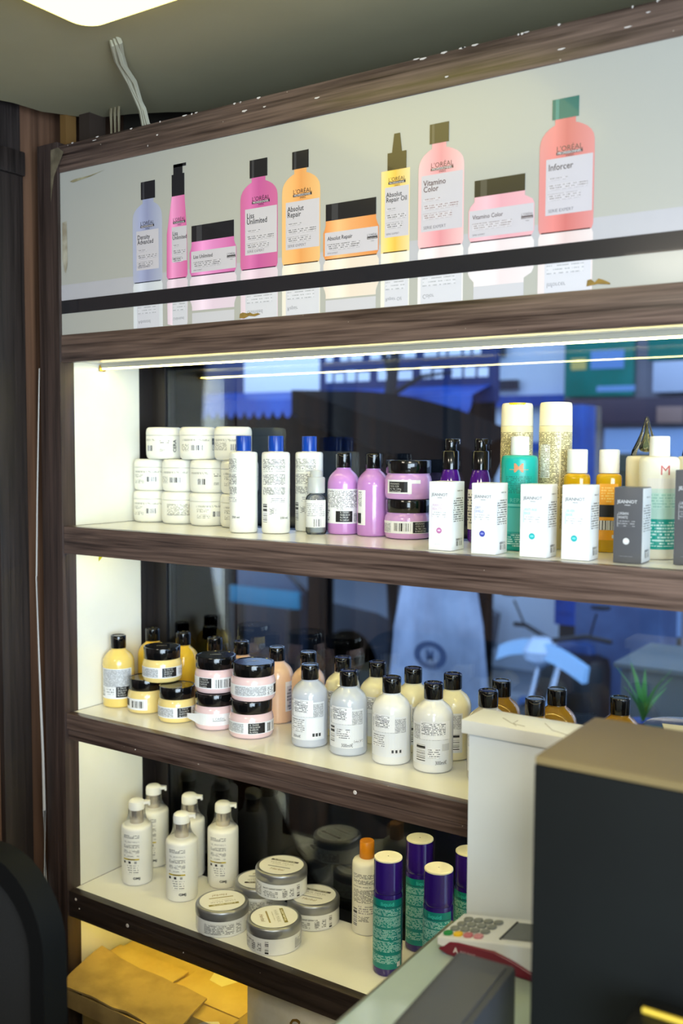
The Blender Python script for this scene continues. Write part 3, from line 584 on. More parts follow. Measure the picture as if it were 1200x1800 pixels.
def carton(w, d, h, c, side, acc, variant):
    root = empty('product_box'); M1 = plastic(c, .35, 'box_card'); S = .0
    p = MB(); p.box(0, w, 0, d, 0, h, M1, .0006); p.build('box_body', root)
    q = MB(); y = -.0004; dark = c[0] < 128
    if dark: q.quad((w+.0004, .0006, .001), (0, d-.0012, 0), (0, 0, h-.002), plastic((210, 212, 214), .4, 'pale_side')); 
    ink = plastic((205, 205, 208), .4, 'silver_ink') if dark else plastic((138, 140, 145), .35, 'silver_ink2')
    tw = w*.70; k = tw/text_mesh('JEANNOT')[2]
    q.ptext('JEANNOT', (w*.12, y, h*.795), (1, 0, 0), (0, 0, 1), k, ink, .016)
    q.quad((w*.38, y, h*.765), (w*.2, 0, 0), (0, 0, .0008), ink)
    ac = plastic(acc, .4, 'accent_ink'); acp = plastic(tuple(int(v*.45+238*.55) for v in acc), .4, 'accent_pale') if not dark else ink
    tt = variant[0]; z = h*.64
    q.quad((w*.13, y, h*.48), (.0004, 0, 0), (0, 0, h*.17), acp)
    for t in tt: q.ptext(t, (w*.16, y, z), (1, 0, 0), (0, 0, 1), .0052, acp, 0, .8); z -= .0052
    q.quad((w*.16, y, h*.47), (w*.6, 0, 0), (0, 0, h*.10), print_mat(c, (185, 186, 190) if not dark else (150, 150, 154), .0032, .45, 420, .4))
    cx, cz, rr = w*.46, h*.29, .0044
    q.add([(cx+rr*math.cos(a*PI/12), y, cz+rr*math.sin(a*PI/12)) for a in range(24)], [tuple(range(24))], ac)
    q.quad((cx-.0022, y-.0002, cz-.001), (.0044, 0, 0), (0, 0, .0024), plastic(tuple(min(255, v+90) for v in acc), .4, 'accent_light'))
    q.quad((w*.2, y, h*.085), (w*.5, 0, 0), (0, 0, .0015), print_mat(c, (205, 206, 210) if not dark else (120, 120, 124), .003, .4))
    q.build('front_print', root, False)
    q = MB(); x = w+.0007; sc_ = (236, 236, 236) if not dark else (210, 212, 214)
    q.quad((x, d*.12, h*.42), (0, d*.76, 0), (0, 0, h*.36), print_mat(sc_, (70, 70, 74), .0034, .42, 500, .5)); q.quad((x, d*.3, h*.86), (0, d*.5, 0), (0, 0, .002), print_mat(sc_, (120, 120, 124), .004, .4)); 
    q.quad((x, d*.35, h*.06), (0, d*.45, 0), (0, 0, h*.11), BAR if False else print_mat(sc_, (50, 50, 54), .012, .5, 1500, .95)); q.build('side_print', root, False)
    p = MB(); p.box(.0008, w-.0008, .0008, d*.98, h-.0002, h+.0003, M1); p.build('top_flap', root); return root
def hairspray_cream(yellow):
    r, h = .0250, .2224; root = empty('spray_can'); B = plastic((236, 224, 176), .3, 'cream_can'); C = plastic((240, 234, 206), .3, 'cream_cap')
    p = MB(); p.lathe([(r*.93, 0), (r, .003), (r, .1855), (r*.985, .1865)], B, 40); p.build('body', root)
    p = MB(); p.lathe([(r, .1868), (r*.995, .1875), (r*.975, .2150), (r*.955, .2195), (r*.90, .2219), (r*.8, .2224), (.001, .2224)], C, 40, cap1=False); c = p.build('cap', root)
    q = MB(); P_ = print_mat((234, 222, 172), (96, 80, 44), .0020, .36, 600, .62)
    q.patch(r, .078, .177, -80, 14, P_); q.patch(r, .03, .177, 20, 78, P_)
    if not yellow: q.patch(r, .108, .158, -60, -18, print_mat((240, 238, 228), (150, 140, 110), .0026, .45), .0006)
    q.patch(r, .04, .16, -84, -72, P_); q.build('label', root, False)
    if yellow:
        q = MB(); n = 10
        q.add([(r*.955*math.cos(math.radians(-90-32+6.4*i)), r*.955*math.sin(math.radians(-90-32+6.4*i)), z) for i in range(n+1) for z in (.2205-.0035*math.sin(PI*i/n), .2222)], [(2*i, 2*i+2, 2*i+3, 2*i+1) for i in range(n)], plastic((240, 190, 10), .35, 'yellow_button')); q.lathe([(r*.55, .2222), (r*.55, .2226)], plastic((240, 190, 10), .35, 'yellow_button'), 24, (0, -r*.38, 0)); q.build('button', c, False)
    return root
def roundedM(kind):
    """white or teal bottle with white cap and the orange M"""
    r, h = .0272, .1702; root = empty('conditioner_bottle'); T = (18, 172, 160) if kind == 'teal' else (240, 236, 218)
    B = plastic(T, .3, 'bottle_body'); W = plastic((240, 240, 236), .3, 'white_cap')
    p = MB(); p.lathe([(r*.9, 0), (r, .004), (r, .134), (r*.985, .1375), (r*.92, .1405), (r*.8, .1418), (.012, .142)], B, 40); p.build('body', root)
    p = MB(); p.lathe([(.0138, .1422), (.014, .143), (.0136, .169), (.0125, .1702)], W, 32); p.build('cap', root)
    q = MB()
    if kind == 'teal':
        q.ctext('M', r, .117, -4, .019, plastic((208, 140, 96), .4, 'copper_ink'), .0006, .01, False, 1.1, True); q.patch(r, .1205, .1212, -32, 28, plastic((208, 160, 120), .4, 'copper_line'), .0008)
        q.patch(r, .085, .112, -48, 40, print_mat((18, 172, 160), (14, 120, 112), .0026, .4)); 
        q.patch(r, .066, .070, -60, 60, plastic((120, 212, 204), .4, 'pale_teal')); q.ctext('REPAIR', r, .072, 0, .009, plastic((120, 212, 204), .4, 'pale_teal'), .0006, 0, False, 1, True)
        q.patch(r, .028, .064, -70, 70, plastic((92, 196, 186), .4, 'mid_teal')); q.patch(r, .006, .026, -66, 60, print_mat((10, 150, 138), (190, 232, 226), .0032, .45, 420), .0006)
    else:
        q.ctext('M', r, .117, 16, .019, plastic((206, 96, 90), .4, 'red_ink'), .0006, 0, False, 1.0, True); q.patch(r, .098, .112, -34, 62, plastic((236, 232, 222), .4, 'label_band')); 
        q.patch(r, .088, .098, -36, 64, plastic((206, 226, 214), .4, 'pale_band')); q.patch(r, .056, .088, -36, 64, plastic((186, 222, 208), .4, 'mint_band')); q.patch(r, .070, .092, -30, 58, print_mat((190, 224, 210), (150, 200, 186), .004, .45), .0006)
        q.patch(r, .014, .056, -36, 64, plastic((10, 160, 144), .4, 'teal_band')); q.patch(r, .018, .052, -30, 58, print_mat((10, 160, 144), (200, 236, 228), .0042, .45, 380), .0006)
    q.build('label', root, False); return root
def dropbottle(text):
    r = .0285; root = empty('treatment_bottle')
    p = MB(); p.lathe([(r*.9, 0), (r, .004), (r, .134), (r*.985, .1385), (r*.92, .1415), (r*.6, .143)], plastic((240, 232, 206), .3, 'cream_bottle'), 40); p.build('body', root)
    p = MB(); p.lathe([(.022, .1425), (.0205, .150), (.0155, .160), (.0095, .174), (.0050, .188), (.0028, .1975), (.0012, .1995)], clear_mat((.93, .93, .90), 'clear_tip', 1.5, .02), 28); c = p.build('pointed_cap', root)
    p = MB(); p.lathe([(.0006, .1475), (.0075, .1490), (.0105, .1525), (.0098, .158), (.0062, .167), (.0030, .178), (.0012, .192)], clear_mat((.93, .80, .36), 'amber_drop', 1.9, .02), 24); p.build('oil_drop', c)
    q = MB()
    if text: q.ctext(text, r, .090, -64, .014, plastic((214, 90, 82), .4, 'coral_ink'), .0006, .02)
    q.patch(r, .02, .07, -50, 40, plastic((226, 222, 200), .4, 'faint_label')); q.build('label', root, False); return root
def oilbottle(labelled):
    root = empty('oil_bottle'); r = .0188; A = plastic((246, 192, 14), .06, 'amber_oil', coat=.5, trans=.35, ior=1.4)
    p = MB(); p.lathe([(r*.92, 0), (r, .003), (r, .108), (r*.97, .1125), (r*.85, .1150), (.012, .116)], A, 40, sq=2.8); p.build('body', root)
    p = MB(); p.lathe([(.0148, .1165), (.0150, .1175), (.0148, .1440), (.0150, .1450), (.0148, .1500), (.0135, .1513)], plastic((238, 236, 228), .3, 'ivory_cap'), 32); p.build('cap', root)
    if labelled:
        q = MB(); w = .0135; y = -r-.0004; O = plastic((244, 168, 24), .4, 'orange_label')
        q.quad((-w, y, .018), (2*w, 0, 0), (0, 0, .083), O); q.quad((-w+.001, y-.0003, .052), (.024, 0, 0), (0, 0, .018), plastic((24, 20, 16), .4, 'black_panel')); q.quad((-w+.001, y-.0003, .033), (.0225, 0, 0), (0, 0, .014), BAR)
        q.quad((-w+.003, y-.0003, .074), (.018, 0, 0), (0, 0, .022), print_mat((244, 168, 24), (250, 206, 110), .004, .45)); q.quad((.006, y-.0003, .021), (.006, 0, 0), (0, 0, .005), LWHITE)
        q.build('label', root, False)
    return root
def pumpwhite():
    r = .0303; root = empty('white_pump_bottle'); W = plastic((240, 239, 232), .3, 'white_pump_body')
    p = MB(); p.lathe([(r*.88, 0), (r*.96, .0015), (r, .006), (r, .1085), (r*.98, .1125), (r*.90, .1155), (r*.72, .1175), (.0135, .1185), (.0125, .120)], W, 44); p.build('body', root)
    p = MB(); p.lathe([(.0132, .1185), (.0135, .119), (.0135, .1445), (.0128, .145)], plastic((214, 206, 194), .26, 'silver_collar', metal=.8), 32); p.build('collar', root)
    p = MB(); p.lathe([(.0140, .1452), (.0158, .146), (.0160, .1560), (.0150, .1612), (.0115, .1642), (.006, .1652), (.001, .1654)], W, 32, cap1=False)
    p.prism([(-.0005, -.0085), (.016, -.0065), (.0260, -.0038), (.0268, 0), (.0260, .0038), (.016, .0065), (-.0005, .0085)], W, .1555, .1610, 'z'); p.box(.0225, .0268, -.0028, .0028, .1515, .1570, W, .001); p.build('pump_head', root)
    p = MB(); p.lathe([(.0255, .1172), (.0205, .124), (.0170, .134), (.0163, .146)], clear_mat((.99, .99, .98), 'shrink_sleeve', 1.12, .25), 28, cap0=False, cap1=False); p.build('clear_sleeve', root)
    q = MB(); Pm = print_mat((240, 239, 232), (84, 84, 88), .0024, .34, 420, .5)
    for z0, z1 in ((.0960, .1030), (.0872, .0895), (.0760, .0835), (.0655, .0725), (.0585, .0610)): q.patch(r, z0, z1, -48, 14, Pm)
    G = plastic((212, 186, 40), .35, 'gold_band', metal=.3); q.patch(r, .0525, .0552, -50, 14, G, .0005); q.patch(r, .0530, .0548, -30, -2, plastic((110, 96, 20), .4, 'gold_text'), .0007)
    for a in (-44, -22, 0): q.patch(r, .0455, .0500, a-5, a+4, INK if a < 0 else INKG, .0005)
    q.patch(r, .0240, .0420, -34, -14, print_mat((240, 239, 232), (120, 120, 124), .0045, .38, 500, .4)); q.patch(r, .0240, .0420, -8, 10, print_mat((240, 239, 232), (120, 120, 124), .0045, .38, 500, .4))
    q.ctext('GMJ', r, .0140, -10, .0062, INK, .0006, .03, False, 1.3); q.build('label', root, False); return root
def tin(variant):
    r, h = .0480, .0476; root = empty('hair_mask_tin')
    p = MB(); p.lathe([(r*.96, 0), (r*.985, .001), (r*.985, .0285)], plastic((244, 245, 244), .25, 'white_tin_body'), 52); p.build('body', root)
    S = plastic((160, 162, 166), .34, 'brushed_silver', metal=.75)
    p = MB(); p.lathe([(r*.99, .0288), (r, .0295), (r, .0418), (r*.985, .0440), (r*.95, .0458), (r*.90, .0466), (r*.86, .0466), (r*.85, .0460), (.001, .0460)], S, 52, cap1=False); l = p.build('lid', root)
    q = MB(); q.lathe([(r*.85, .0461), (r*.85, .0466)], plastic((247, 246, 240), .35, 'lid_disc'), 48); zt = .0469
    G = plastic((150, 136, 40), .35, 'olive_gold', metal=.2) if variant != 'dark' else plastic((60, 56, 48), .4, 'dark_bar')
    q.quad((-.027, .0135, zt), (.054, 0, 0), (0, .0062, 0), G); q.ptext('KERATIN THERAPY', (0, .0150, zt+.0002), (1, 0, 0), (0, 1, 0), .0044, plastic((236, 232, 210), .4, 'pale_letters'), .01, 1, True) if False else q.quad((-.021, .0150, zt+.0002), (.042, 0, 0), (0, .0032, 0), print_mat((150, 136, 40) if variant != 'dark' else (60, 56, 48), (230, 226, 200), .0032, .42, 330, .95))
    q.ptext('HAIR MASK', (0, .0025, zt), (1, 0, 0), (0, 1, 0), .0092, plastic((190, 188, 176), .4, 'grey_letters'), 0, 1, True)
    q.quad((-.018, -.0030, zt), (.036, 0, 0), (0, .0022, 0), print_mat((240, 238, 226), (190, 188, 176), .0022, .45))
    q.ptext('Herbal', (0, -.0245, zt), (1, 0, .0), (.25, 1, 0), .0100, plastic((150, 120, 60), .4, 'gold_script'), 0, 1, True); q.quad((-.0220, -.0125, zt), (.044, 0, 0), (0, .0030, 0), plastic((168, 150, 90), .4, 'gold_rule') if variant != 'dark' else INKG)
    q.build('lid_print', l, False)
    q = MB(); R = r*.985; Pm = print_mat((232, 233, 232), (110, 112, 116), .0028, .38, 450, .5)
    q.patch(R, .004, .026, -62, -26, print_mat((214, 216, 218), (110, 112, 116), .0026, .38, 450, .5)); q.ctext('BEAUTY GARNET EXPERT OIL', R, .0195, -20, .0033, INK, .0006, .02); q.patch(R, .004, .0165, -20, 16, Pm)
    q.patch(R, .004, .018, 26, 37, print_mat((232, 233, 232), (90, 92, 96), .0032, .36, 700, .6)); q.patch(R, .006, .020, 42, 52, print_mat((232, 233, 232), (90, 92, 96), .0032, .36, 700, .6)); q.patch(R, .003, .024, 60, 68, BARH); q.patch(R, .005, .023, 128, 196, Pm); q.patch(R, .005, .023, 200, 214, Pm); q.build('label', root, False)
    p = MB(); p.lathe([(r*.985, -.0), (r*1.002, .002), (r*1.012, .028), (r*1.012, .043)], clear_mat((.97, .97, .97), 'shrink_wrap', 1.3, .12), 40, cap0=False, cap1=False); p.build('clear_wrap', root) if False else None
    return root
def orangecap():
    r, h = .0262, .1640; root = empty('orange_cap_bottle'); W = plastic((238, 236, 224), .3, 'ivory_bottle')
    p = MB(); p.lathe([(r*.88, 0), (r*.97, .0015), (r, .006), (r, .1210), (r*.98, .1265), (r*.9, .1300), (r*.72, .1325), (.0125, .1335)], W, 40); p.build('body', root)
    p = MB(); p.lathe([(.0128, .1338), (.0133, .1345), (.0131, .1625), (.0120, .1640)], plastic((214, 134, 22), .3, 'orange_cap'), 32); p.build('cap', root)
    q = MB(); Pm = print_mat((238, 236, 224), (84, 84, 86), .0020, .36, 620, .6)
    for z0, z1 in ((.103, .112), (.093, .101), (.088, .090), (.060, .084)): q.patch(r, z0, z1, -60, 60, Pm)
    q.patch(r, .016, .048, -62, -40, BARH); q.patch(r, .040, .056, -34, 30, print_mat((238, 236, 224), (150, 148, 150), .004, .45)); q.patch(r, .026, .036, -34, 10, Pm); q.build('label', root, False); return root
def tealcan():
    r, h = .0243, .1930; root = empty('aerosol_can'); PUR = plastic((44, 22, 118), .12, 'deep_purple', coat=.4)
    p = MB(); p.lathe([(r*.92, 0), (r*.98, .0018), (r, .005), (r, .1330), (r*.97, .1360)], PUR, 40); p.build('body', root)
    p = MB(); p.lathe([(r*.965, .1365), (r*.985, .1375), (r*.985, .1450), (r*.965, .1465), (r*.965, .1855), (r*.93, .1895)], PUR, 40); c = p.build('cap', root)
    q = MB(); q.lathe([(r*.90, .1893), (r*.955, .1900), (r*.950, .1920), (r*.90, .1930), (.001, .1930)], dirty((238, 232, 206), (226, 220, 190), .45, 50, 'cream_disc'), 40, cap1=False); q.build('cap_disc', c)
    q = MB(); R = r
    q.patch(R, .013, .1290, -88, 66, plastic((8, 138, 134), .3, 'teal_label'), .0004, 24); q.patch(R, .1165, .1172, -88, 66, plastic((20, 20, 60), .4, 'navy_rule'), .0006, 20)
    q.ctext('liquid', R, .1195, -28, .0085, plastic((70, 210, 205), .4, 'aqua_ink'), .0007, .01, False, 1.2)
    pm = print_mat((12, 146, 142), (178, 222, 220), .0021, .37, 520, .6)
    for z0, z1 in ((.103, .114), (.083, .101), (.063, .080), (.042, .060), (.022, .036)): q.patch(R, z0, z1, -80, 58, pm, .0006, 20)
    q.patch(R, .016, .024, 38, 54, LWHITE, .0008); q.build('label', root, False); return root
def bigjar():
    r = .052; root = empty('wide_black_jar')
    p = MB(); p.lathe([(r*.88, 0), (r*.97, .004), (r, .012), (r, .078), (r*.95, .090)], plastic((120, 84, 20), .1, 'amber_jar', coat=.4), 44); p.build('body', root)
    p = MB(); p.lathe([(r*.99, .091), (r*1.01, .092), (r*1.01, .122), (r*.99, .1255), (r*.95, .127), (r*.9, .1265), (.001, .1265)], BLACKP, 48, cap1=False); l = p.build('lid', root)
    q = MB(); q.add([(-.020, -.040, .1270), (.026, -.043, .1270), (.040, .002, .1270), (-.026, .006, .1270)], [(0, 1, 2, 3)], print_mat((232, 224, 184), (190, 180, 140), .005, .5)); tag(q.build('lid_sticker', l, False), 'pale yellow sticker'); return root

# ------------------------------------------------------------------ placing
def put(root, x, y, z, label, cat, group=None, rz=None, off=0.0):
    root.location = (x, y, z); root.rotation_euler = (0, 0, math.radians((camrot(x, y) if rz is None else rz)+off)); tag(root, label, cat, group); return root
S1, S2, S3 = 0.0, -0.36, -0.7101
# white jars: 4 + 4 + 3
jw = [whitejar(k) for k in range(5)]; used = set()
def jar(v, x, y, z, label, off=0):
    rz = camrot(x, y)+off; g = 'white cream jars stacked on the top shelf'
    if v in used: return dup(jw[v], (x, y, z), rz, label, g)
    used.add(v); return put(jw[v], x, y, z, label, 'jar', g, rz)
RX = [(0.0375, 0.1945), (0.1135, 0.1965), (0.1905, 0.1935), (0.2670, 0.1955)]
nm = ['leftmost', 'second from left', 'third from left', 'rightmost, mostly behind a blue-capped bottle']
for i, (v, o) in enumerate(((0, 4), (2, 14), (0, 36), (0, 22))): jar(v, RX[i][0], RX[i][1], S1, 'white cream jar in the bottom row of the stack, '+nm[i], o)
for i, (v, o) in enumerate(((0, 4), (1, 4), (3, 4), (0, 18))): jar(v, RX[i][0]+.001, RX[i][1]+.001, S1+.0634, 'white cream jar in the middle row of the stack, '+nm[i], o)
for i, (v, x, o) in enumerate(((3, 0.0745, -26), (1, 0.1650, 18), (4, 0.2540, 0))): jar(v, x, .194, S1+.1268, ('white cream jar in the top row, leftmost with sideways print', 'white cream jar in the top row, in the middle', 'white cream jar in the top row, rightmost with a black sticker')[i], o)
g = 'blue-capped white bottles on the top shelf'
b1 = bluecap(0); put(b1, .3470, .112, S1, 'white bottle with blue cap, leftmost, print only on its left side', 'bottle', g)
b2 = bluecap(1); put(b2, .4020, .135, S1, 'white bottle with blue cap, middle of three, fully printed front', 'bottle', g)
dup(b2, (.4000+.0235, .2065, S1), camrot(.42, .2)-12, 'white bottle with blue cap, rightmost, standing furthest back', g)
put(spraybottle(), .4715, .1610, S1, 'small clear spray bottle with clear overcap between blue-capped and lilac bottles', 'bottle')
LIL = (196, 138, 206); g = 'lilac shampoo bottles on the top shelf'
put(shampoo(.0285, .1422, LIL, 'purple'), .5075, .194, S1, 'lilac bottle with black cap and white back label, left of the pair', 'bottle', g)
put(shampoo(.0280, .1416, LIL, 'side'), .5690, .194, S1, 'lilac bottle with black cap, right of the pair, label turned to its left', 'bottle', g)
g = 'lilac mask jars on the top shelf'
put(maskjar(.0395, .0657, (206, 158, 214), 'barstick', .0378), .6405, .191, S1, 'lower lilac jar with barcode label under another lilac jar', 'jar', g)
put(maskjar(.0395, .0657, (206, 158, 214), 'ptop', .0378), .6415, .190, S1+.0657, 'upper lilac jar with torn label and black sticker, on another jar', 'jar', g)
g = 'purple pump bottles behind the boxes'
s1 = serumpump(); put(s1, .7230, .186, S1, 'purple pump bottle with black pump nozzle, left of the two', 'bottle', g, off=-8)
dup(s1, (.7770, .186, S1), camrot(.77, .19)-60, 'purple pump bottle with black pump nozzle, right of the two', g)
g = 'tall cream spray cans'
put(hairspray_cream(True), .8400, .184, S1, 'tall cream aerosol can with a yellow button on its cap', 'spray can', g)
put(hairspray_cream(False), .9050, .181, S1, 'tall cream aerosol can with plain cap and white print panel', 'spray can', g)
put(roundedM('teal'), .8700, .128, S1, 'teal bottle with white cap and a copper letter M', 'bottle')
g = 'golden oil bottles on the top shelf'
put(oilbottle(False), .9520, .150, S1, 'golden oil bottle with white cap, without orange label, left of the pair', 'bottle', g, 8)
put(oilbottle(True), .9900, .180, S1, 'golden oil bottle with white cap and orange label, right of the pair', 'bottle', g, 18)
put(dropbottle('rs'), 1.0400, .194, S1, 'cream bottle with clear pointed tip and coral letters, behind the dark box', 'bottle', 'cream bottles with clear pointed tips')
put(roundedM('white'), 1.0760, .137, S1, 'white bottle with white cap, mint and teal label bands, red letter M', 'bottle')
put(dropbottle(''), 1.1120, .200, S1, 'cream bottle with clear pointed tip at the right edge of the photo', 'bottle', 'cream bottles with clear pointed tips')
WB_, DG = (240, 241, 243), (86, 86, 90)
g = 'small upright product boxes along the top shelf edge'
bx = [(.7640, .040, WB_, (196, 120, 170), (('PERFECT', 'BEAUTY'),), 'white product box with a pink dot', .0372, .044, .1020), (.8400, .029, WB_, (62, 72, 170), (('DRY', 'SHIELD'),), 'white product box with a dark blue dot', .0372, .044, .1020),
      (.9135, .0335, WB_, (40, 180, 184), (('ANTI AGE', 'BASE'),), 'white product box with a turquoise dot, left of the two turquoise', .0390, .042, .1020), (.9740, .036, WB_, (40, 180, 184), (('SILVER', 'BASE'),), 'white product box with a turquoise dot, right of the two turquoise', .0390, .042, .1025),
      (1.0440, .044, DG, (214, 214, 216), (('URBAN', 'WHITE'),), 'dark grey product box with a pale dot, fully visible', .0375, .044, .1010), (1.1180, .066, DG, (160, 160, 164), (('URBAN', 'WAX'),), 'dark grey product box cut by the right edge of the photo', .040, .044, .1250)]
for (x, y, c, acc, tt, lb, w_, d_, h_) in bx:
    put(carton(w_, d_, h_, c, None, acc, tt), x, y, S1, lb, 'box', g, 2)

# middle shelf
YELL = (238, 208, 116); PNK = (236, 200, 202); PEA = (238, 198, 164); SIL = (196, 200, 210); WHT = (236, 236, 234); CRM = (240, 232, 196)
g = 'yellow shampoo bottles on the middle shelf'
put(shampoo(.0307, .1394, YELL, 'yellow'), .0325, .105, S2, 'yellow bottle with black cap and white back label in the left front corner', 'bottle', g)
yb = shampoo(.0307, .1390, (240, 196, 60), 'plain'); put(yb, .0340, .1985, S2, 'yellow bottle with black cap in the back left corner', 'bottle', g, off=150)
dup(yb, (.1150, .2020, S2), 190, 'yellow bottle with black cap behind the upper yellow jar', g)
g = 'yellow mask jars on the middle shelf'; YJ = (240, 214, 138)
put(maskjar(.0365, .0655, YJ, 'bar', .0342), .1060, .108, S2, 'lower left yellow jar with barcode label and black lid', 'jar', g)
put(maskjar(.0360, .0655, YJ, 'sticker', .0340), .2000, .094, S2, 'lower right yellow jar with black sticker and black lid', 'jar', g)
put(maskjar(.0375, .0655, YJ, 'sticker', .0350), .1480, .108, S2+.0655, 'top yellow jar resting on two yellow jars', 'jar', g)
g = 'pink mask jars on the middle shelf'; PJ_ = (236, 204, 204)
put(maskjar(.0385, .0655, PJ_, 'logo', .0372), .2890, .101, S2, 'lower pink jar of the left stack, its label peeling off', 'jar', g)
put(maskjar(.0385, .0655, PJ_, 'stickbar', .0372), .2855, .106, S2+.0655, 'upper pink jar of the left stack, with black sticker and barcode', 'jar', g)
put(maskjar(.0400, .0655, PJ_, 'sticker2', .0375), .3755, .098, S2, 'lower pink jar of the right stack, with black sticker', 'jar', g)
put(maskjar(.0400, .0655, PJ_, 'text', .0382), .3775, .101, S2+.0655, 'upper pink jar of the right stack, with a small-print label', 'jar', g)
g = 'peach shampoo bottles in the back row'
pb = shampoo(.0307, .1390, PEA, 'right'); put(pb, .3585, .1955, S2, 'peach bottle with black cap just right of the pink jars', 'bottle', g)
dup(pb, (.4325, .1930, S2), camrot(.43, .19)-70, 'peach bottle with black cap behind the leftmost silver bottle', g)
dup(pb, (.2025, .1980, S2), camrot(.2, .19)+90, 'bottle with black cap hidden behind the left pink jar stack', g)
dup(pb, (.2690, .2000, S2), camrot(.26, .19)+90, 'bottle with black cap hidden behind the two pink jar stacks', g)
g = 'front row of silver and white bottles'
put(shampoo(.0318, .1386, SIL, 's1'), .4940, .112, S2, 'silver-grey bottle with black cap, left of the two silver ones', 'bottle', g)
put(shampoo(.0318, .1386, (200, 205, 214), 's2'), .5745, .112, S2, 'silver-grey bottle with black cap, right of the two silver ones', 'bottle', g)
put(shampoo(.0320, .1386, WHT, 'w3'), .6580, .113, S2, 'white bottle with black cap, left of the two front white ones', 'bottle', g)
put(shampoo(.0320, .1386, WHT, 'w4'), .7335, .117, S2, 'white bottle with black cap, right of the two front white ones', 'bottle', g)
put(shampoo(.0320, .1386, (205, 200, 190), 'plain'), .8270, .122, S2, 'bottle with black cap mostly hidden behind the white pillar', 'bottle', g)
put(shampoo(.0310, .1386, (178, 134, 42), 'plain', .2), .9060, .118, S2, 'bottle whose black cap alone shows above the middle of the white pillar', 'bottle', g)
g = 'cream shampoo bottles in the back row'
cb = shampoo(.0312, .1390, CRM, 'gold')
for k, (x, y, lb) in enumerate(((.5085, .1920, 'cream bottle behind and between the two silver bottles'), (.5800, .1950, 'cream bottle behind and between silver and white bottles'), (.6545, .1900, 'cream bottle behind and between the two front white bottles'), (.7300, .1900, 'cream bottle at the right end of the back row before the pillar'))):
    if k == 0: put(cb, x, y, S2, lb, 'bottle', g, off=-10)
    else: dup(cb, (x, y, S2), camrot(x, y)-6*k, lb, g)
g = 'golden brown bottles behind the pillar'
ab = shampoo(.0312, .1390, (178, 134, 42), 'plain', .4, .08)
put(ab, .8165, .1930, S2, 'golden brown bottle behind the left end of the white pillar', 'bottle', g, off=160)
dup(ab, (.9110, .1920, S2), camrot(.91, .19)+160, 'golden brown bottle behind the right end of the white pillar', g)
dup(ab, (1.0100, .1950, S2), camrot(1, .19)+160, 'dark-capped bottle standing alone behind the black case', g)
put(bigjar(), 1.1180, .1300, S2, 'wide black-lidded jar with a pale sticker on its lid', 'jar')

# bottom shelf
g = 'white pump bottles on the bottom shelf'
pw = pumpwhite(); put(pw, .0740, .1100, S3, 'white pump bottle, leftmost in front, with silver collar', 'bottle', g, off=-6)
for (x, y, o, lb) in ((.0415, .1900, -6, 'white pump bottle in the back left corner'), (.1960, .1080, -2, 'white pump bottle, second in front, nearest the shelf edge'), (.1385, .1930, -10, 'white pump bottle behind the second front one'), (.2240, .1960, -4, 'white pump bottle standing alone left of the round tins')):
    dup(pw, (x, y, S3), camrot(x, y)+o, lb, g)
g = 'round silver-lidded tins on the bottom shelf'
t1 = tin('gold'); put(t1, .3370, .0620, S3, 'silver-lidded round tin at the front left of the group', 'tin', g, off=190)
dup(t1, (.4520, .0660, S3), camrot(.45, .06)-80, 'silver-lidded round tin at the front right, lettering turned sideways', g)
t2 = tin('dark'); put(t2, .3370, .1700, S3, 'silver-lidded round tin at the back left, half under the top one', 'tin', g, off=175)
dup(t2, (.4590, .1740, S3), camrot(.45, .17)-24, 'silver-lidded round tin at the back right', g)
dup(t2, (.3990, .1560, S3+.0476), camrot(.39, .16)-24, 'silver-lidded round tin resting on top of the others', g)
put(orangecap(), .5600, .1960, S3, 'ivory bottle with an orange cap beside the purple cans', 'bottle')
g = 'purple and teal aerosol cans'
k1 = tealcan(); put(k1, .6620, .1000, S3, 'purple and teal aerosol can in front, leftmost of four', 'spray can', g)
for (x, y, o, lb) in ((.6670, .1970, 14, 'purple and teal aerosol can at the back, tallest in view'), (.7515, .1080, -12, 'purple and teal aerosol can in front, half behind the counter'), (.7610, .1980, -20, 'purple and teal aerosol can cut off by the white pillar')):
    dup(k1, (x, y, S3), camrot(x, y)+o, lb, g)

# bottom compartment: carton, kraft sheet, bag
CB = dirty((206, 180, 110), (190, 160, 92), 0.7, 14, 'cardboard')
bxr = empty('cardboard_carton', (0, 0, 0)); tag(bxr, 'large cardboard carton under the bottom shelf, lit yellow', 'box')
p = MB(); p.box(.012, .378, .020, .192, -1.038, -.872, CB, .002); p.build('carton_body', bxr)
p = MB(); p.box(.012, .20, .02, .104, -.8712, -.868, CB, .0006, Matrix.Translation((0, 0, 0)) @ Matrix.Rotation(.02, 4, 'X')); p.build('flap', bxr)
p = MB(); p.box(.205, .378, .06, .19, -.8718, -.8692, CB, .0006); p.build('flap', bxr)
p = MB(); p.add([(.24, .15, -.8685), (.272, .166, -.8660), (.30, .150, -.8682), (.285, .12, -.8685), (.25, .125, -.8685)], [(0, 1, 2, 3, 4)], plastic((236, 228, 190), .6, 'torn_paper')); tag(p.build('torn_paper', bxr, False), 'torn white paper scrap')
p = MB(); p.add([(.30, .0192, -.90), (.375, .0192, -.895), (.376, .0192, -.868), (.372, .020, -.8688), (.355, .03, -.8688), (.33, .0192, -.872), (.31, .0192, -.885)], [(0, 1, 2, 6), (2, 3, 4, 5, 6)], plastic((226, 220, 205), .5, 'white_tape')); p.build('white_tape', bxr, False)
KR = dirty((178, 152, 98), (150, 126, 80), 0.75, 20, 'kraft')
p = MB(); random.seed(5)
cor = [(-.004+.012, .075), (.036, -.058), (.318, -.046), (.300, .062)]
nx, ny = 10, 6; vs = []
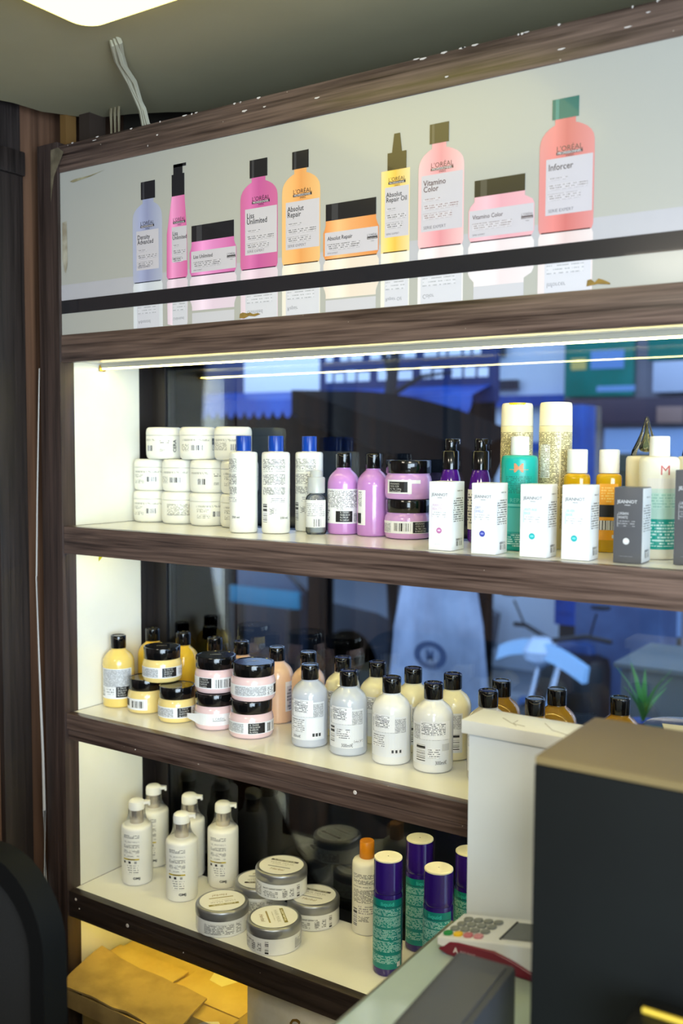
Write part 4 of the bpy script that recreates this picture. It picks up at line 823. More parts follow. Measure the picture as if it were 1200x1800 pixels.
for j in range(ny+1):
    for i in range(nx+1):
        u, v = i/nx, j/ny
        a = Vector(cor[1]).lerp(Vector(cor[2]), u); b_ = Vector(cor[0]).lerp(Vector(cor[3]), u); q = a.lerp(b_, v)
        vs.append((q.x+random.uniform(-.002, .002)*(j in (0, ny)), q.y+random.uniform(-.003, .003), -.862+.012*v*(1-u)+.004*math.sin(u*5+v*3)+random.uniform(-.0008, .0008)))
n1 = len(vs); vs2 = [(x, y, z-.0035) for x, y, z in vs]; W1 = nx+1
fs = [(j*W1+i, j*W1+i+1, (j+1)*W1+i+1, (j+1)*W1+i) for j in range(ny) for i in range(nx)]; fs += [tuple(n1+k for k in f[::-1]) for f in fs]
rim = [i for i in range(W1)]+[j*W1+nx for j in range(1, ny+1)]+[ny*W1+i for i in range(nx-1, -1, -1)]+[j*W1 for j in range(ny-1, 0, -1)]
fs += [(rim[k], rim[(k+1) % len(rim)], n1+rim[(k+1) % len(rim)], n1+rim[k])[::-1] for k in range(len(rim))]
p.add(vs+vs2, fs, KR); ks = p.build('kraft_box_lid'); tag(ks, 'worn brown cardboard lid lying on the carton under the bottom shelf', 'box lid')
rm = MB()
rm.box(.034, .315, -.055, -.052, -.900, -.866, KR, .0005); fr_ = rm.build('front_flap'); fr_.parent = ks
bag = MB(); BG = dirty((242, 240, 228), (232, 228, 212), .35, 30, 'bag_film', 0.5); bm = None
nx, nz = 14, 9; random.seed(11); vs = []
for s_ in (0, 1):
    for j in range(nz+1):
        for i in range(nx+1):
            u, v = i/nx, j/nz; edge = min(u, 1-u)*2; bul = .035*(math.sin(PI*u)**.6)*(1-.6*v)
            vs.append((.395+.33*u, .062+(-bul if s_ == 0 else bul)+random.uniform(-.004, .004)*(0 < i < nx), -1.038+.262*v+.02*math.sin(u*7)*v))
W1 = nx+1; K = W1*(nz+1)
fs = [(j*W1+i, j*W1+i+1, (j+1)*W1+i+1, (j+1)*W1+i) for j in range(nz) for i in range(nx)]; fs += [tuple(K+k for k in f[::-1]) for f in fs]
fs += [(i+1, i, K+i, K+i+1) for i in range(nx)]+[(j*W1, (j+1)*W1, K+(j+1)*W1, K+j*W1)[::-1] for j in range(nz)]+[(j*W1+nx, (j+1)*W1+nx, K+(j+1)*W1+nx, K+j*W1+nx) for j in range(nz)]
bag.add(vs, fs, BG); bo = bag.build('plastic_bag', None, True, 60); tag(bo, 'crumpled white carrier bag with brown script lettering beside the carton', 'bag')
q = MB(); q.ptext('So', (.512, .0150, -.838), (1, 0, .05), (.30, 0, 1), .062, plastic((128, 96, 32), .4, 'brown_script'), 0, .9); q.build('lettering', bo, False)

# ------------------------------------------------------------------ foreground
ZK = -0.47
WG = dirty((226, 232, 236), (234, 240, 243), 0.3, 6, 'pale_laminate', .02)
pil = empty('pillar', (0, 0, 0)); tag(pil, 'square white laminate pillar with a chipped cap in front of the shelves', 'pillar')
p = MB(); p.box(.9115, 1.30, -.1145, -.060, ZF, -.2185, WG, .001); p.build('pillar_shaft', pil)
p = MB(); p.box(.9035, 1.31, -.1205, -.054, -.218, -.2000, dirty((226, 226, 222), (238, 238, 236), .35, 9, 'cap_laminate', .02), .0012); cp = p.build('pillar_cap', pil)
p = MB(); 
for pts in ([(.945, -.083), (.965, -.100), (.985, -.104)], [(.966, -.083), (.967, -.100), (.975, -.108)], [(1.0, -.075), (1.02, -.10), (1.05, -.112)]): p.tube([(a, b, -.2000) for a, b in pts], .0004, plastic((110, 100, 88), .6, 'crack'), 4)
p.build('crack_line', cp)
ct = empty('counter', (0, 0, 0)); tag(ct, 'pale glass-topped counter running towards the camera at lower right', 'counter')
GT = plastic((190, 210, 208), .12, 'frosted_glass_top', coat=.3)
TR = Matrix.Translation((.896, -.1275, 0)) @ Matrix.Rotation(math.radians(0.6), 4, 'Z')
p = MB(); p.box(0, .62, -1.1, 0, -.012, 0, GT, .0015, Matrix.Translation((0, 0, ZK)) @ TR); p.build('counter_top', ct)
p = MB(); p.box(.0008, .0035, -1.1, -.0005, -.0122, .0012, plastic((120, 118, 92), .3, 'edge_trim', metal=.4), .0005, Matrix.Translation((0, 0, ZK)) @ TR); p.box(.0, .62, -.0035, -.0005, -.0122, .0012, plastic((120, 118, 92), .3, 'edge_trim', metal=.4), .0005, Matrix.Translation((0, 0, ZK)) @ TR); p.build('edge_trim', ct)
p = MB(); p.box(.03, .60, -1.09, -.02, ZF-ZK, -.0125, WG, .002, Matrix.Translation((0, 0, ZK)) @ TR); p.build('counter_base', ct)
# black case
CBK = dirty((7, 10, 11), (10, 14, 15), .7, 6, 'case_black', .03); CBK.node_tree.nodes['Principled BSDF'].inputs['Specular IOR Level'].default_value = .25
bc = empty('black_case', (1.1215, -.400, ZK+.0002)); tag(bc, 'large plain black equipment case with a warm reflection painted on its top, at right front', 'equipment case')
p = MB(); p.box(0, .34, 0, .165, .004, .326, CBK, .002); p.build('case_shell', bc)
p = MB(); p.box(.0004, .3396, .0004, .1646, .3262, .334, dirty((126, 108, 72), (112, 96, 62), .5, 4, 'case_top_reflection', .03), .002); tag(p.build('case_top', bc), 'top plate with a warm reflection painted in brown')  # brown is the warm reflection on the black top, painted as colour
p = MB()
for x in (.02, .30):
    for y in (.02, .14): p.box(x, x+.02, y, y+.012, 0, .0045, BLACKM)
p.build('rubber_feet', bc)
# card terminal: local x to the right, y back, wedge rising to the right
tm = empty('card_terminal', (.917, -.207, ZK+.0004)); tag(tm, 'white and maroon card payment terminal with grey keypad on the counter', 'card terminal')
L_, D_ = .165, .074
def wedge(prof, y0, y1, m, name, par):
    q = MB(); q.prism(prof, m, y0, y1); o = q.build(name, par); 
    md = o.modifiers.new('b', 'BEVEL'); md.width = .002; md.segments = 2; md.limit_method = 'ANGLE'; return o
top = lambda x: .0195+.175*x
MR = plastic((116, 24, 48), .3, 'maroon_plastic'); TW = plastic((228, 230, 234), .3, 'terminal_white')
sh_ = wedge([(0, .008), (.010, .006), (.030, .0115), (.080, .0125), (.105, .005), (L_, .000), (L_, top(L_)), (.0, top(0)-.001)], 0, D_, TW, 'upper_shell', tm)
wedge([(.002, .004), (.016, .0), (L_, .0), (L_, .004), (.128, .0100), (.102, .0180), (.078, .0225), (.030, .0190), (.018, .0165), (.011, .0095)], -.0022, D_-.004, MR, 'lower_shell', tm)
q = MB(); q.ptext('A', (.0245, -.0025, .0062), (1, 0, .03), (0, 0, 1), .0095, plastic((230, 220, 225), .4, 'white_mark'), .02); q.ptext('AXIS BANK', (.0335, -.0025, .0085), (1, 0, .03), (0, 0, 1), .0042, plastic((200, 170, 182), .4, 'pale_mark')); q.build('maker_mark', tm, False)
KG = plastic((126, 130, 126), .4, 'grey_key'); cols_ = [(24, 140, 70), (236, 190, 20), (196, 110, 120), (210, 140, 148)]
for j in range(4):
    for i in range(4):
        x = .011+i*.0138+j*.0035*.6; y = .010+j*.0145; z = top(x)-.0012
        q = MB(); q.lathe([(.0052, 0), (.0056, .0012), (.0052, .0030), (.0035, .0036)], plastic(cols_[i], .4, 'colour_key') if j == 0 else KG, 16, sq=2.6)
        q.v = [(vx*1.08, vy, vz) for vx, vy, vz in q.v]; o = q.build('key', tm); o.location = (x, y, z); o.rotation_euler = (0, -.17, 0)
q = MB(); q.add([(.082, .012, top(.082)+.0004), (.142, .012, top(.142)+.0004), (.142, .060, top(.142)+.0004), (.082, .060, top(.082)+.0004)], [(0, 1, 2, 3)], plastic((96, 100, 102), .15, 'lcd_grey')); q.build('screen', tm, False)
q = MB()
for a in ((.0795, .0815, .010, .062), (.142, .144, .010, .062)): q.box(a[0], a[1], a[2], a[3], 0, .001, BLACKM, 0, Matrix.Translation((0, 0, top(a[0]))))
q.build('screen_rim', tm)
# dark slab close to the camera
dk = empty('dark_device', (1.047, -.41, ZK+.0004)); dk.rotation_euler = (0, 0, math.radians(4)); tag(dk, 'blurred dark grey flat device standing on the counter near the camera', 'device')
p = MB(); p.box(-.038, .030, -.20, .095, .0, .0745, plastic((58, 60, 66), .5, 'dark_grey_plastic'), .006); p.build('device_body', dk)
p = MB(); p.box(-.030, .022, -.19, .085, .0746, .0765, plastic((66, 68, 74), .45, 'dark_grey_lid'), .0009); p.build('device_lid', dk)
pc = MB(); pc.tube([(1.2385, -.432, ZK+.1400), (1.325, -.432, ZK+.1400)], .0028, plastic((222, 190, 60), .4, 'yellow_lacquer'), 6); pco = pc.build('yellow_pencil'); tag(pco, 'thin yellow pencil lying at the lower right corner', 'pencil')
bs = MB(); bs.box(1.2300, 1.335, -.47, -.407, ZK+.0005, ZK+.1370, plastic((18, 18, 18), .5, 'black_holder'), .003); bso = bs.build('black_box'); tag(bso, 'low black box in front of the case carrying the pencil', 'box')
# chair at lower left
chn = empty('office_chair', (.30, -.52, ZF)); tag(chn, 'black mesh-backed office chair at the lower left corner', 'chair')
def rrect(cx, hw, z0, z1, rc, n=8):
    pts = []
    for (sx, zc, a0) in ((1, z0+rc, -90), (1, z1-rc, 0), (-1, z1-rc, 90), (-1, z0+rc, 180)):
        for k in range(n+1):
            a = math.radians(a0+90*k/n); pts.append((cx+sx*(hw-rc)+rc*math.cos(a), zc+rc*math.sin(a)))
    return pts
CF = plastic((5, 7, 8), .6, 'chair_frame_black'); CF.node_tree.nodes['Principled BSDF'].inputs['Specular IOR Level'].default_value = .2; MESHM_ = 0; MESHM = dirty((2, 2, 3), (6, 7, 7), .9, 400, 'chair_mesh', .3)
pts = rrect(0.008, .27, .42, .962, .105); ip = rrect(0.008, .245, .445, .935, .085)
p = MB(); n = len(pts); vs = [(x, y, z) for y in (-.012, .022) for x, z in pts]+[(x, y, z) for y in (-.012, .022) for x, z in ip]
fs = []
for i in range(n):
    j = (i+1) % n; fs += [(i, j, n+j, n+i), (2*n+j, 2*n+i, 3*n+i, 3*n+j), (i, 2*n+i, 2*n+j, j), (n+i, n+j, 3*n+j, 3*n+i)]
p.add(vs, fs, CF); p.build('backrest_frame', chn)
p = MB(); p.prism(ip, MESHM, .000, .006); p.build('backrest_mesh', chn)
p = MB(); p.box(-.24, .25, -.46, -.02, .40, .46, MESHM, .02); p.build('seat', chn)
p = MB(); p.tube([(0, -.23, .40), (0, -.23, .10)], .025, CF, 14); p.build('gas_column', chn)
for k in range(5):
    a = 2*PI*k/5; p = MB(); p.tube([(0, -.23, .11), (.26*math.cos(a), -.23+.26*math.sin(a), .06)], [.022, .014], CF, 8); lg = p.build('base_leg', chn)
    p = MB(); p.lathe([(.012, 0), (.025, .01), (.025, .04), (.012, .05)], BLACKM, 12, (.26*math.cos(a), -.23+.26*math.sin(a), 0)); p.build('caster', lg)
p = MB(); p.tube([(0, .03, .80), (0, .045, .60), (0, .0, .40), (0, -.15, .39)], .02, CF, 8); p.build('back_bar', chn)

# ceiling things
cl = empty('ceiling_light', (.575, -.467, ZC)); tag(cl, 'square glowing ceiling light panel with rounded corners', 'ceiling light')
def rsq(h, rc, n=6): return [(sx*(h-rc)+rc*math.cos(math.radians(a0+90*k/n)), sy*(h-rc)+rc*math.sin(math.radians(a0+90*k/n))) for sx, sy, a0 in ((1, -1, -90), (1, 1, 0), (-1, 1, 90), (-1, -1, 180)) for k in range(n+1)]
p = MB(); p.prism(rsq(.223, .03), emis((1.0, 0.88, 0.27), 3.6, 'light_diffuser'), -.022, -.004, 'z'); p.build('diffuser', cl)
p = MB(); p.prism(rsq(.226, .032), plastic((226, 220, 190), .4, 'light_housing'), -.0038, -.0002, 'z'); p.build('housing', cl)
CBL = plastic((176, 172, 152), .6, 'cable_white')
cbg = empty('ceiling_cable', (0, 0, 0)); tag(cbg, 'bundle of pale flat cables hanging from the ceiling to the top rail', 'cable')
for k, (o, s_) in enumerate(((0, .0), (.008, .004), (.016, -.003))):
    p = MB(); p.tube([(.310+o, -.160-o*.3, ZC+.006), (.308+o, -.155, ZC-.004), (.278+o*.9, -.118+s_, ZC-.010-s_), (.246+o*.5+s_*2, -.060, ZC-.022), (.224+o*.5, -.012, ZC-.048), (.212+o*.7, .006, .7075), (.212+o*.7, .03, .700)], [.004, .0042, .0046, .0044, .0040, .0038, .0036], CBL, 7); p.build('cable_strand', cbg)
wd = MB(); wd.box(-.036, -.020, .035, .060, .7056, ZC+.06, plastic((112, 80, 38), .7, 'raw_batten')); o = wd.build('wooden_batten'); tag(o, 'raw yellow wooden batten stub in the ceiling corner', 'batten')
wd = MB(); wd.box(.0, .028, .05, .09, .7056, ZC+.08, plastic((52, 40, 32), .7, 'dark_block')); o = wd.build('wooden_block'); tag(o, 'dark wooden block beside the yellow batten in the ceiling corner', 'block')
for k, x in enumerate((.076, .086, .096)):
    wd = MB(); wd.tube([(x, .06, .7056), (x+.001, .058, .765), (x, .07, ZC+.09)], .0028, plastic((130, 118, 92), .6, 'old_wire'), 6); o = wd.build('wire_end'); tag(o, ('leftmost','middle','rightmost')[k]+' of three short grey wire ends rising into the ceiling gap', 'wire', 'wire ends in the ceiling gap')
cw = MB(); cw.tube([(-.068, .004, .30), (-.070, -.004, .05), (-.0735, -.006, -.10), (-.0700, -.006, -.26), (-.0640, -.007, -.38), (-.0600, -.008, -.45), (-.0585, -.008, -.56), (-.0590, -.008, -.70), (-.0590, -.008, -.90)], [.0012, .0014, .0016, .0018, .0024, .0026, .003, .003, .003], plastic((190, 186, 184), .5, 'white_caulk'), 7)
o = cw.build('white_cable'); tag(o, 'thin white cable running down the dark gap left of the shelving', 'cable')

# ------------------------------------------------------------------ outside the window
G = -2.1
og = MB(); og.box(-30, 14, .8, 60, G-.1, G, dirty((92, 98, 108), (126, 134, 146), .6, .5, 'road')); struct('ground_road', og)
kb = MB(); kb.box(-14, 6, 6.4, 6.6, G, G+.14, dirty((126, 132, 140), (150, 156, 164), .7, 2, 'kerb_stone')); struct('ground_kerb', kb)
OBW = dirty((190, 206, 226), (222, 232, 244), .6, .8, 'painted_facade')
def simple(name, label, cat, parts, loc=(0, 0, 0), rz=0, group=None):
    r = empty(name, loc, rz); tag(r, label, cat, group)
    for pn, fn in parts: q = MB(); fn(q); q.build(pn, r)
    return r
BL1 = dirty((16, 62, 150), (28, 84, 180), .5, 3, 'blue_paint'); DK = dirty((3, 4, 6), (6, 7, 10), .9, 2, 'dark_stall'); DK.node_tree.nodes['Principled BSDF'].inputs['Specular IOR Level'].default_value = .1
WHS = plastic((232, 238, 246), .5, 'sign_white'); NAV = plastic((20, 40, 96), .5, 'sign_navy')
def sgn(q):
    q.box(-4.3, -1.45, 5.0, 5.06, .46, 1.7, NAV, .01)
def sgw(q):
    q.box(-3.66, -2.92, 4.985, 4.999, .53, 1.5, WHS)
def sgt(q):
    random.seed(21)
    for z, hh in ((.79, .10), (.635, .085)):
        x = -2.86
        while x < -1.55:
            w_ = random.uniform(.05, .12); q.quad((x, 4.99, z), (w_, 0, 0), (0, 0, hh*random.uniform(.75, 1)), WHS); x += w_+random.choice((.02, .02, .07))
def awn(q):
    n = 30
    for k in range(n):
        x0 = -4.25+k*.092
        q.add([(x0, 4.72, .50), (x0+.046, 4.72, .50), (x0+.092, 4.72, .50), (x0+.092, 4.70, .42), (x0+.07, 4.70, .375), (x0+.046, 4.70, .36), (x0+.022, 4.70, .375), (x0, 4.70, .42)], [(0, 1, 2, 3, 4, 5, 6, 7)], BL1)
    q.add([(-4.25, 4.72, .50), (-1.49, 4.72, .50), (-1.49, 5.0, .58), (-4.25, 5.0, .58)], [(0, 1, 2, 3)], BL1)
def stall(q):
    q.box(-4.3, -1.75, 5.5, 5.6, -.66, .5, DK); q.box(-4.35, -4.3, 4.9, 5.6, -.66, .5, DK); q.box(-1.78, -1.73, 4.9, 5.6, G+1.1, .5, DK); q.box(-4.35, -4.25, 5.5, 5.6, G, -.66, DK); q.box(-1.83, -1.73, 5.5, 5.6, G, -.66, DK); q.box(-4.3, -1.75, 4.9, 5.5, .5, .55, DK)
simple('street_stall', 'dark street stall with navy sign board and scalloped blue awning outside the window', 'stall', [('sign_board', sgn), ('sign_panel', sgw), ('sign_lettering', sgt), ('awning', awn), ('stall_wall', stall)])
# sagging canopy
cn = MB(); nx, ny = 16, 4; vs = []
for j in range(ny+1):
    for i in range(nx+1):
        u, v = i/nx, j/ny; x = -2.45+1.35*u; vs.append((x, 4.0+.5*v, .52-.36*u*u*(1.1-.3*v)-.10*math.sin(PI*u)*(1-v)+.02*v))
W1 = nx+1; K = len(vs); vs += [(x, y, z-.22*math.sin(PI*min(1, .15+.9*i_/K))-.04) for i_, (x, y, z) in enumerate(vs)]
fs = [(j*W1+i, j*W1+i+1, (j+1)*W1+i+1, (j+1)*W1+i) for j in range(ny) for i in range(nx)]; fs += [tuple(K+k for k in f[::-1]) for f in fs]; fs += [(i, i+1, K+i+1, K+i)[::-1] for i in range(nx)]
cn.add(vs, fs, DK); o = cn.build('canopy_cloth'); tag(o, 'dark sagging canopy cloth beyond the window, right of the awning', 'canopy')
def bld(q): q.box(-6.2, -1.9, 8.0, 9.0, G, 3.2, OBW)
def bld2(q): q.box(-4.6, -1.9, 7.9, 7.99, .55, .66, BL1); q.box(-3.2, -1.9, 7.92, 7.99, .1, .2, BL1)
def win_(x0, x1, z0, z1):
    def f(q): q.box(x0, x1, 7.93, 7.99, z0, z1, plastic((30, 40, 58), .3, 'dark_pane'))
    return f
simple('pale_building', 'pale blue-white building with blue bands across the street', 'building', [('wall', bld), ('blue_band', bld2), ('window', win_(-2.95, -2.75, 1.06, 1.3)), ('window', win_(-3.3, -2.6, .72, .82)), ('window', win_(-3.6, -3.3, .0, .45))])
def shopw(q): q.box(-1.9, 2.2, 7.4, 8.2, G, 3.2, dirty((120, 116, 128), (150, 146, 158), .6, 1.2, 'shop_wall'))
GRN = dirty((6, 112, 96), (10, 130, 120), .4, 2, 'green_sign')
def shg(q): q.box(-1.86, -1.24, 7.3, 7.38, .60, 1.6, GRN, .01)
def shg2(q): q.box(-1.12, .6, 7.3, 7.38, .90, 1.6, GRN, .01)
def shg3(q):
    q.quad((-1.62, 7.295, .84), (.30, 0, 0), (0, 0, .16), plastic((110, 150, 206), .5, 'sign_blue')); q.quad((-1.80, 7.295, .84), (.14, 0, 0), (0, 0, .10), plastic((210, 190, 110), .5, 'sign_cream')); q.quad((-1.56, 7.294, .64), (.34, 0, 0), (0, 0, .05), plastic((120, 160, 210), .5, 'sign_blue2'))
def shb(q): q.box(-1.86, .8, 7.28, 7.39, .36, .58, plastic((74, 62, 76), .5, 'brown_fascia'), .01)
def post_(x0, x1, z0, z1, c):
    def f(q): q.box(x0, x1, 7.26, 7.39, z0, z1, plastic(c, .5, 'poster_sheet'), .005)
    return f
def shdoor(q): q.box(-1.36, -.92, 7.3, 7.39, -1.3, .10, plastic((64, 70, 60), .4, 'door_dark'), .01)
def shfr(q): q.box(-1.50, -.80, 7.34, 7.395, -1.6, .32, plastic((150, 176, 216), .5, 'door_surround'), .01)
simple('green_sign_shop', 'shopfront with green signboard and brown fascia across the street', 'building', [('wall', shopw), ('sign_board', shg), ('sign_board', shg2), ('sign_print', shg3), ('fascia', shb), ('poster', post_(-1.06, -.78, .62, .88, (188, 196, 216))), ('poster', post_(-.74, -.30, .60, .86, (90, 120, 180))), ('poster', post_(-1.02, -.80, .36, .50, (150, 120, 110))), ('door', shdoor), ('door_surround', shfr), ('poster', post_(-.62, -.36, -.3, .2, (150, 130, 110)))])
simple('blue_cabinet', 'tall bright blue cabinet outside, right of the cream cans', 'cabinet', [('cabinet_body', lambda q: q.box(-1.36, -1.17, 5.9, 6.2, -1.2, .47, BL1, .01)), ('cabinet_door', lambda q: q.box(-1.34, -1.19, 5.88, 5.9, -1.1, .40, BL1, .006)), ('cabinet_leg', lambda q: q.box(-1.34, -1.19, 5.95, 6.15, G, -1.2, BLACKM))])
ow = MB(); ow.box(-1.5, 2.6, .34, .42, G, -.445, dirty((16, 18, 24), (26, 28, 34), .4, 3, 'outer_wall')); struct('wall_outer', ow)
# thin tree with bare branches
tr = empty('street_tree', (-2.05, 4.6, G)); tag(tr, 'thin dark tree trunk with bare branches outside the window', 'tree')
q = MB(); q.tube([(0, 0, 0), (.03, 0, 1.4), (-.02, 0, 2.5), (.06, 0, 3.1), (0, 0, 4.0)], [.06, .05, .045, .035, .02], plastic((34, 34, 40), .8, 'bark'), 8); q.build('trunk', tr)
for (a, b_) in (((.0, 2.4), (.34, 2.05)), ((0, 2.7), (-.25, 3.3)), ((.05, 3.0), (.5, 3.35)), ((0, 2.6), (.42, 2.75))):
    q = MB(); q.tube([(a[0], 0, a[1]), ((a[0]+b_[0])/2, .05, (a[1]+b_[1])/2+.05), (b_[0], .1, b_[1])], [.022, .016, .008], plastic((34, 34, 40), .8, 'bark'), 6); q.build('branch', tr)
pb_ = MB(); pb_.box(-3.18, -3.02, 5.2, 5.34, G, -.3, DK); o = pb_.build('dark_post'); tag(o, 'dark square post standing outside by the stall', 'post')
# tarp covered scooter
tp = MB(); nx = 22; rows = [(0, .42, .22), (.4, .40, .22), (.9, .37, .20), (1.3, .33, .18), (1.55, .28, .14), (1.66, .18, .09), (1.7, .05, .03)]; vs = []
random.seed(9)
for (z, a, b_) in rows:
    for k in range(nx): t = 2*PI*k/nx; f = 1+.10*math.sin(5*t+z*2)+.05*random.uniform(-1, 1); vs.append((a*f*math.cos(t), b_*f*math.sin(t)*1.4, z))
fs = [(i*nx+k, i*nx+(k+1) % nx, (i+1)*nx+(k+1) % nx, (i+1)*nx+k) for i in range(len(rows)-1) for k in range(nx)]; fs.append(tuple((len(rows)-1)*nx+k for k in range(nx)))
tp.add(vs, fs, dirty((116, 128, 150), (152, 166, 190), .5, 4, 'tarp')); 
tc_ = empty('covered_scooter', (-.90, 3.2, G+.02)); tag(tc_, 'scooter parked outside under a pale blue-grey cover', 'scooter')
o = tp.build('cover', tc_, True, 80); tc_.scale = (.70, .75, 1.0)
q = MB(); q.add([(.13*math.cos(k*PI/10)*f+.12, -.345, 1.22+.07*math.sin(k*PI/10)*f) for f in (1, .6) for k in range(20)], [(k, (k+1) % 20, 20+(k+1) % 20, 20+k) for k in range(20)], plastic((40, 60, 96), .5, 'cover_print')); q.ptext('M', (.12, -.35, 1.19), (1, 0, 0), (0, 0, 1), .08, plastic((40, 60, 96), .5, 'cover_print'), .03, 1, True); q.build('cover_emblem', tc_, False)
q = MB(); 
for x in (-.12, .12):
    q.lathe([(.02, -.02), (.10, -.02), (.10, .02), (.02, .02)], BLACKM, 20)
    k = len(q.v)-80
    for i in range(80): vx, vy, vz = q.v[k+i]; q.v[k+i] = (x*3+vx*.0+vx, vz, .10+vy)
q.build('wheels', tc_)
# motorcycle seen from the front quarter
mc = empty('motorcycle', (-1.0, 4.60, G+.0)); mc.rotation_euler = (0, 0, math.radians(-18)); tag(mc, 'parked motorcycle with pale blue fairing seen through the window', 'motorcycle')
MBK = plastic((14, 16, 20), .35, 'moto_black'); MBL = plastic((150, 190, 225), .25, 'moto_fairing'); CHR = plastic((170, 180, 195), .2, 'moto_chrome', metal=.9)
def wheel(y):
    q = MB(); n = 28; vs = []; m_ = 8
    for i in range(n):
        a = 2*PI*i/n
        for j in range(m_): b_ = 2*PI*j/m_; R_ = .27+.045*math.cos(b_); vs.append((.05*math.sin(b_), y+R_*math.cos(a), .315+R_*math.sin(a)))
    q.add(vs, [(i*m_+j, ((i+1) % n)*m_+j, ((i+1) % n)*m_+(j+1) % m_, i*m_+(j+1) % m_) for i in range(n) for j in range(m_)], MBK)
    for k in range(5): a = 2*PI*k/5; q.tube([(0, y, .315), (0, y+.26*math.cos(a), .315+.26*math.sin(a))], .014, CHR, 6)
    q.build('wheel', mc)
wheel(0); wheel(1.3)
for x in (-.075, .075): q = MB(); q.tube([(x, 0, .315), (x, .22, .95)], .02, CHR, 8); q.build('fork_tube', mc)
q = MB(); q.tube([(-.40, .30, 1.04), (-.25, .24, 1.06), (0, .2, 1.00), (.25, .24, 1.06), (.40, .30, 1.04)], .016, MBK, 8); q.build('handlebar', mc)
for s_ in (-1, 1):
    q = MB(); q.tube([(s_*.27, .25, 1.06), (s_*.34, .22, 1.22)], .007, MBK, 6); q.lathe([(.01, -.012), (.06, -.006), (.062, .008), (.01, .014)], MBK, 14, (s_*.37, .22, 1.26)); q.build('mirror', mc)
q = MB(); q.lathe([(.02, -.10), (.10, -.04), (.115, .02), (.06, .10)], plastic((190, 210, 235), .1, 'headlight_glass', coat=.5), 20, (0, .10, .93)); q.build('headlight', mc)
q = MB(); n = 14; vs = []
for i in range(n+1):
    t = i/n; x = -.36+.72*t; z = .80+.17*math.sin(PI*(.15+.75*t))
    for dz, dy in ((-.05, 0), (.045, .03), (.045, .07), (-.05, .05)): vs.append((x, .02+.10*abs(t-.5)+dy, z+dz))
q.add(vs, [(4*i+j, 4*i+4+j, 4*i+4+(j+1) % 4, 4*i+(j+1) % 4) for i in range(n) for j in range(4)]+[(0, 1, 2, 3), (4*n+3, 4*n+2, 4*n+1, 4*n)], MBL); q.build('front_fairing', mc)
q = MB(); q.box(-.25, .25, .30, .95, .34, .90, MBK, .08); q.build('engine_body', mc)
q = MB(); q.box(-.15, .15, .40, .82, .78, .98, plastic((40, 74, 130), .25, 'moto_tank'), .07); q.build('fuel_tank', mc)
q = MB(); q.box(-.13, .13, .82, 1.5, .80, .90, MBK, .04); q.build('seat', mc)
q = MB(); q.tube([(.05, .03, .62), (.16, .05, .40), (.2, .3, .3)], [.05, .06, .05], MBL, 10); q.tube([(-.05, .03, .62), (-.16, .05, .40), (-.2, .3, .3)], [.05, .06, .05], plastic((60, 90, 140), .3, 'moto_blue'), 10); q.build('leg_guard', mc)
simple('blue_wall_block', 'blue painted low wall outside behind the motorcycle, right side', 'wall', [('wall_block', lambda q: q.box(-.86, -.30, 5.0, 5.4, G, -.86, dirty((44, 64, 104), (66, 92, 134), .6, 3, 'blue_wall'), .01))])
simple('reflection_box', 'grey box standing in for a reflection at the right edge of the window', 'cabinet', [('cabinet_body', lambda q: q.box(.36, .95, 2.2, 2.6, G, -.63, dirty((60, 68, 72), (72, 80, 84), .5, 3, 'reflection_grey'), .012)), ('box_top', lambda q: q.box(.34, .97, 2.18, 2.62, -.63, -.61, dirty((72, 80, 84), (84, 92, 96), .5, 3, 'reflection_grey_top'), .006))])  # added box in place of a grey reflection in the window glass
pp = empty('potted_plant', (.64, 1.55, -.70)); pp.scale = (.55, .55, .55); tag(pp, 'small green potted plant outside behind the wide black jar', 'plant')
q = MB(); q.lathe([(.045, 0), (.06, .02), (.065, .12), (.07, .13)], plastic((30, 56, 120), .4, 'blue_pot'), 20); q.build('pot', pp)
random.seed(2)
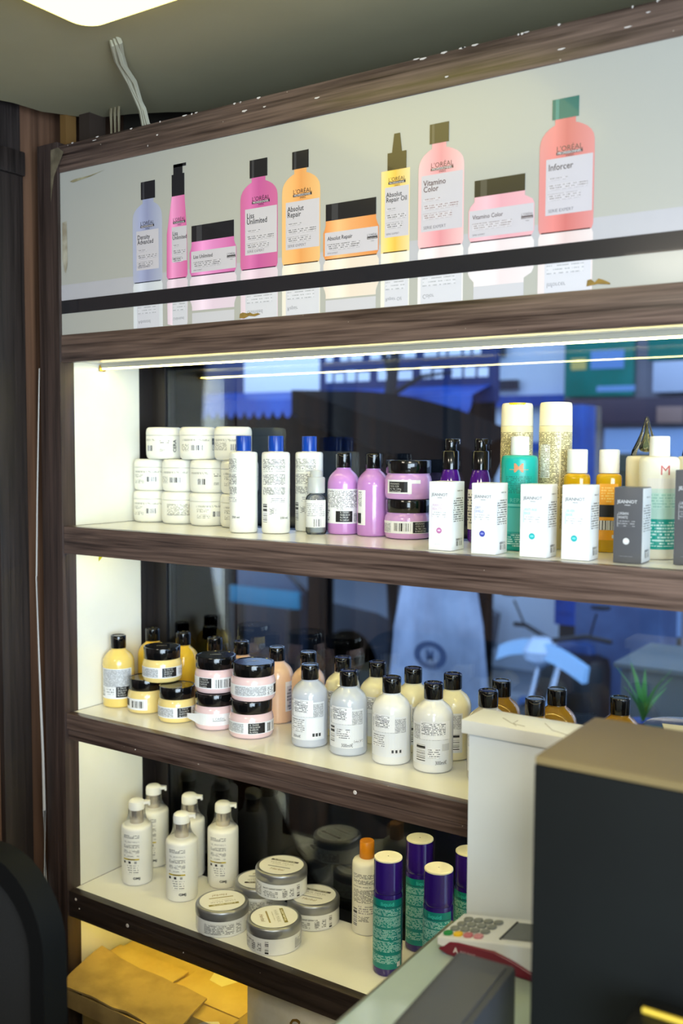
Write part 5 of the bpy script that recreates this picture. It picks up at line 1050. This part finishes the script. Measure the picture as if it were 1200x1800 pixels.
for k in range(9):
    a = k*2.4; L2 = random.uniform(.16, .30); c_, s_ = math.cos(a), math.sin(a); vs = []
    for i in range(5): t = i/4; w2 = .016*math.sin(PI*(.1+.88*t)); x, z = .12*t*t+.02*t, .12+L2*t; vs += [(c_*x-s_*w2, s_*x+c_*w2, z), (c_*x, s_*x, z+.004), (c_*x+s_*w2, s_*x-c_*w2, z)]
    q = MB(); q.add(vs, [(3*i+j, 3*i+3+j, 3*i+4+j, 3*i+1+j) for i in range(4) for j in range(2)], plastic((52, 120, 34), .4, 'leaf_green')); q.build('leaf', pp)
simple('plant_stand', 'dark stand carrying the potted plant outside', 'stand', [('stand_top', lambda q: q.box(.54, .74, 1.45, 1.65, -.72, -.7002, BLACKM, .004)), ('leg', lambda q: q.box(.62, .66, 1.53, 1.57, G, -.72, BLACKM))])
# parked dark car (low silhouette) and bright road behind
car = empty('parked_car', (-4.6, 6.95, G)); tag(car, 'dark car parked in the street beyond the window', 'car')
q = MB(); q.prism([(-1.9, .25), (1.9, .25), (1.95, .6), (1.5, .78), (.8, .85), (.35, 1.25), (-.9, 1.28), (-1.5, .85), (-1.95, .75)], plastic((22, 30, 44), .2, 'car_paint', coat=.5), -.8, .8); q.build('car_body', car)
q = MB(); q.prism([(.70, .87), (.30, 1.20), (-.85, 1.22), (-1.3, .88)], plastic((70, 92, 120), .1, 'car_glass'), -.81, .81); q.build('car_windows', car)
for x in (-1.25, 1.2):
    for y in (-.8, .66): q = MB(); q.prism([(x+.3*math.cos(t*PI/10), .3+.3*math.sin(t*PI/10)) for t in range(20)], BLACKM, y, y+.15); q.build('wheel', car)
simple('road_barrier', 'low turquoise barrier board outside in the street', 'barrier', [('barrier_board', lambda q: q.box(-3.75, -3.05, 4.9, 4.94, -1.12, -.98, plastic((20, 120, 150), .5, 'turquoise'), .01)), ('foot', lambda q: q.box(-3.7, -3.66, 4.85, 4.99, G, -1.12, BLACKM)), ('foot', lambda q: q.box(-3.14, -3.10, 4.85, 4.99, G, -1.12, BLACKM))])
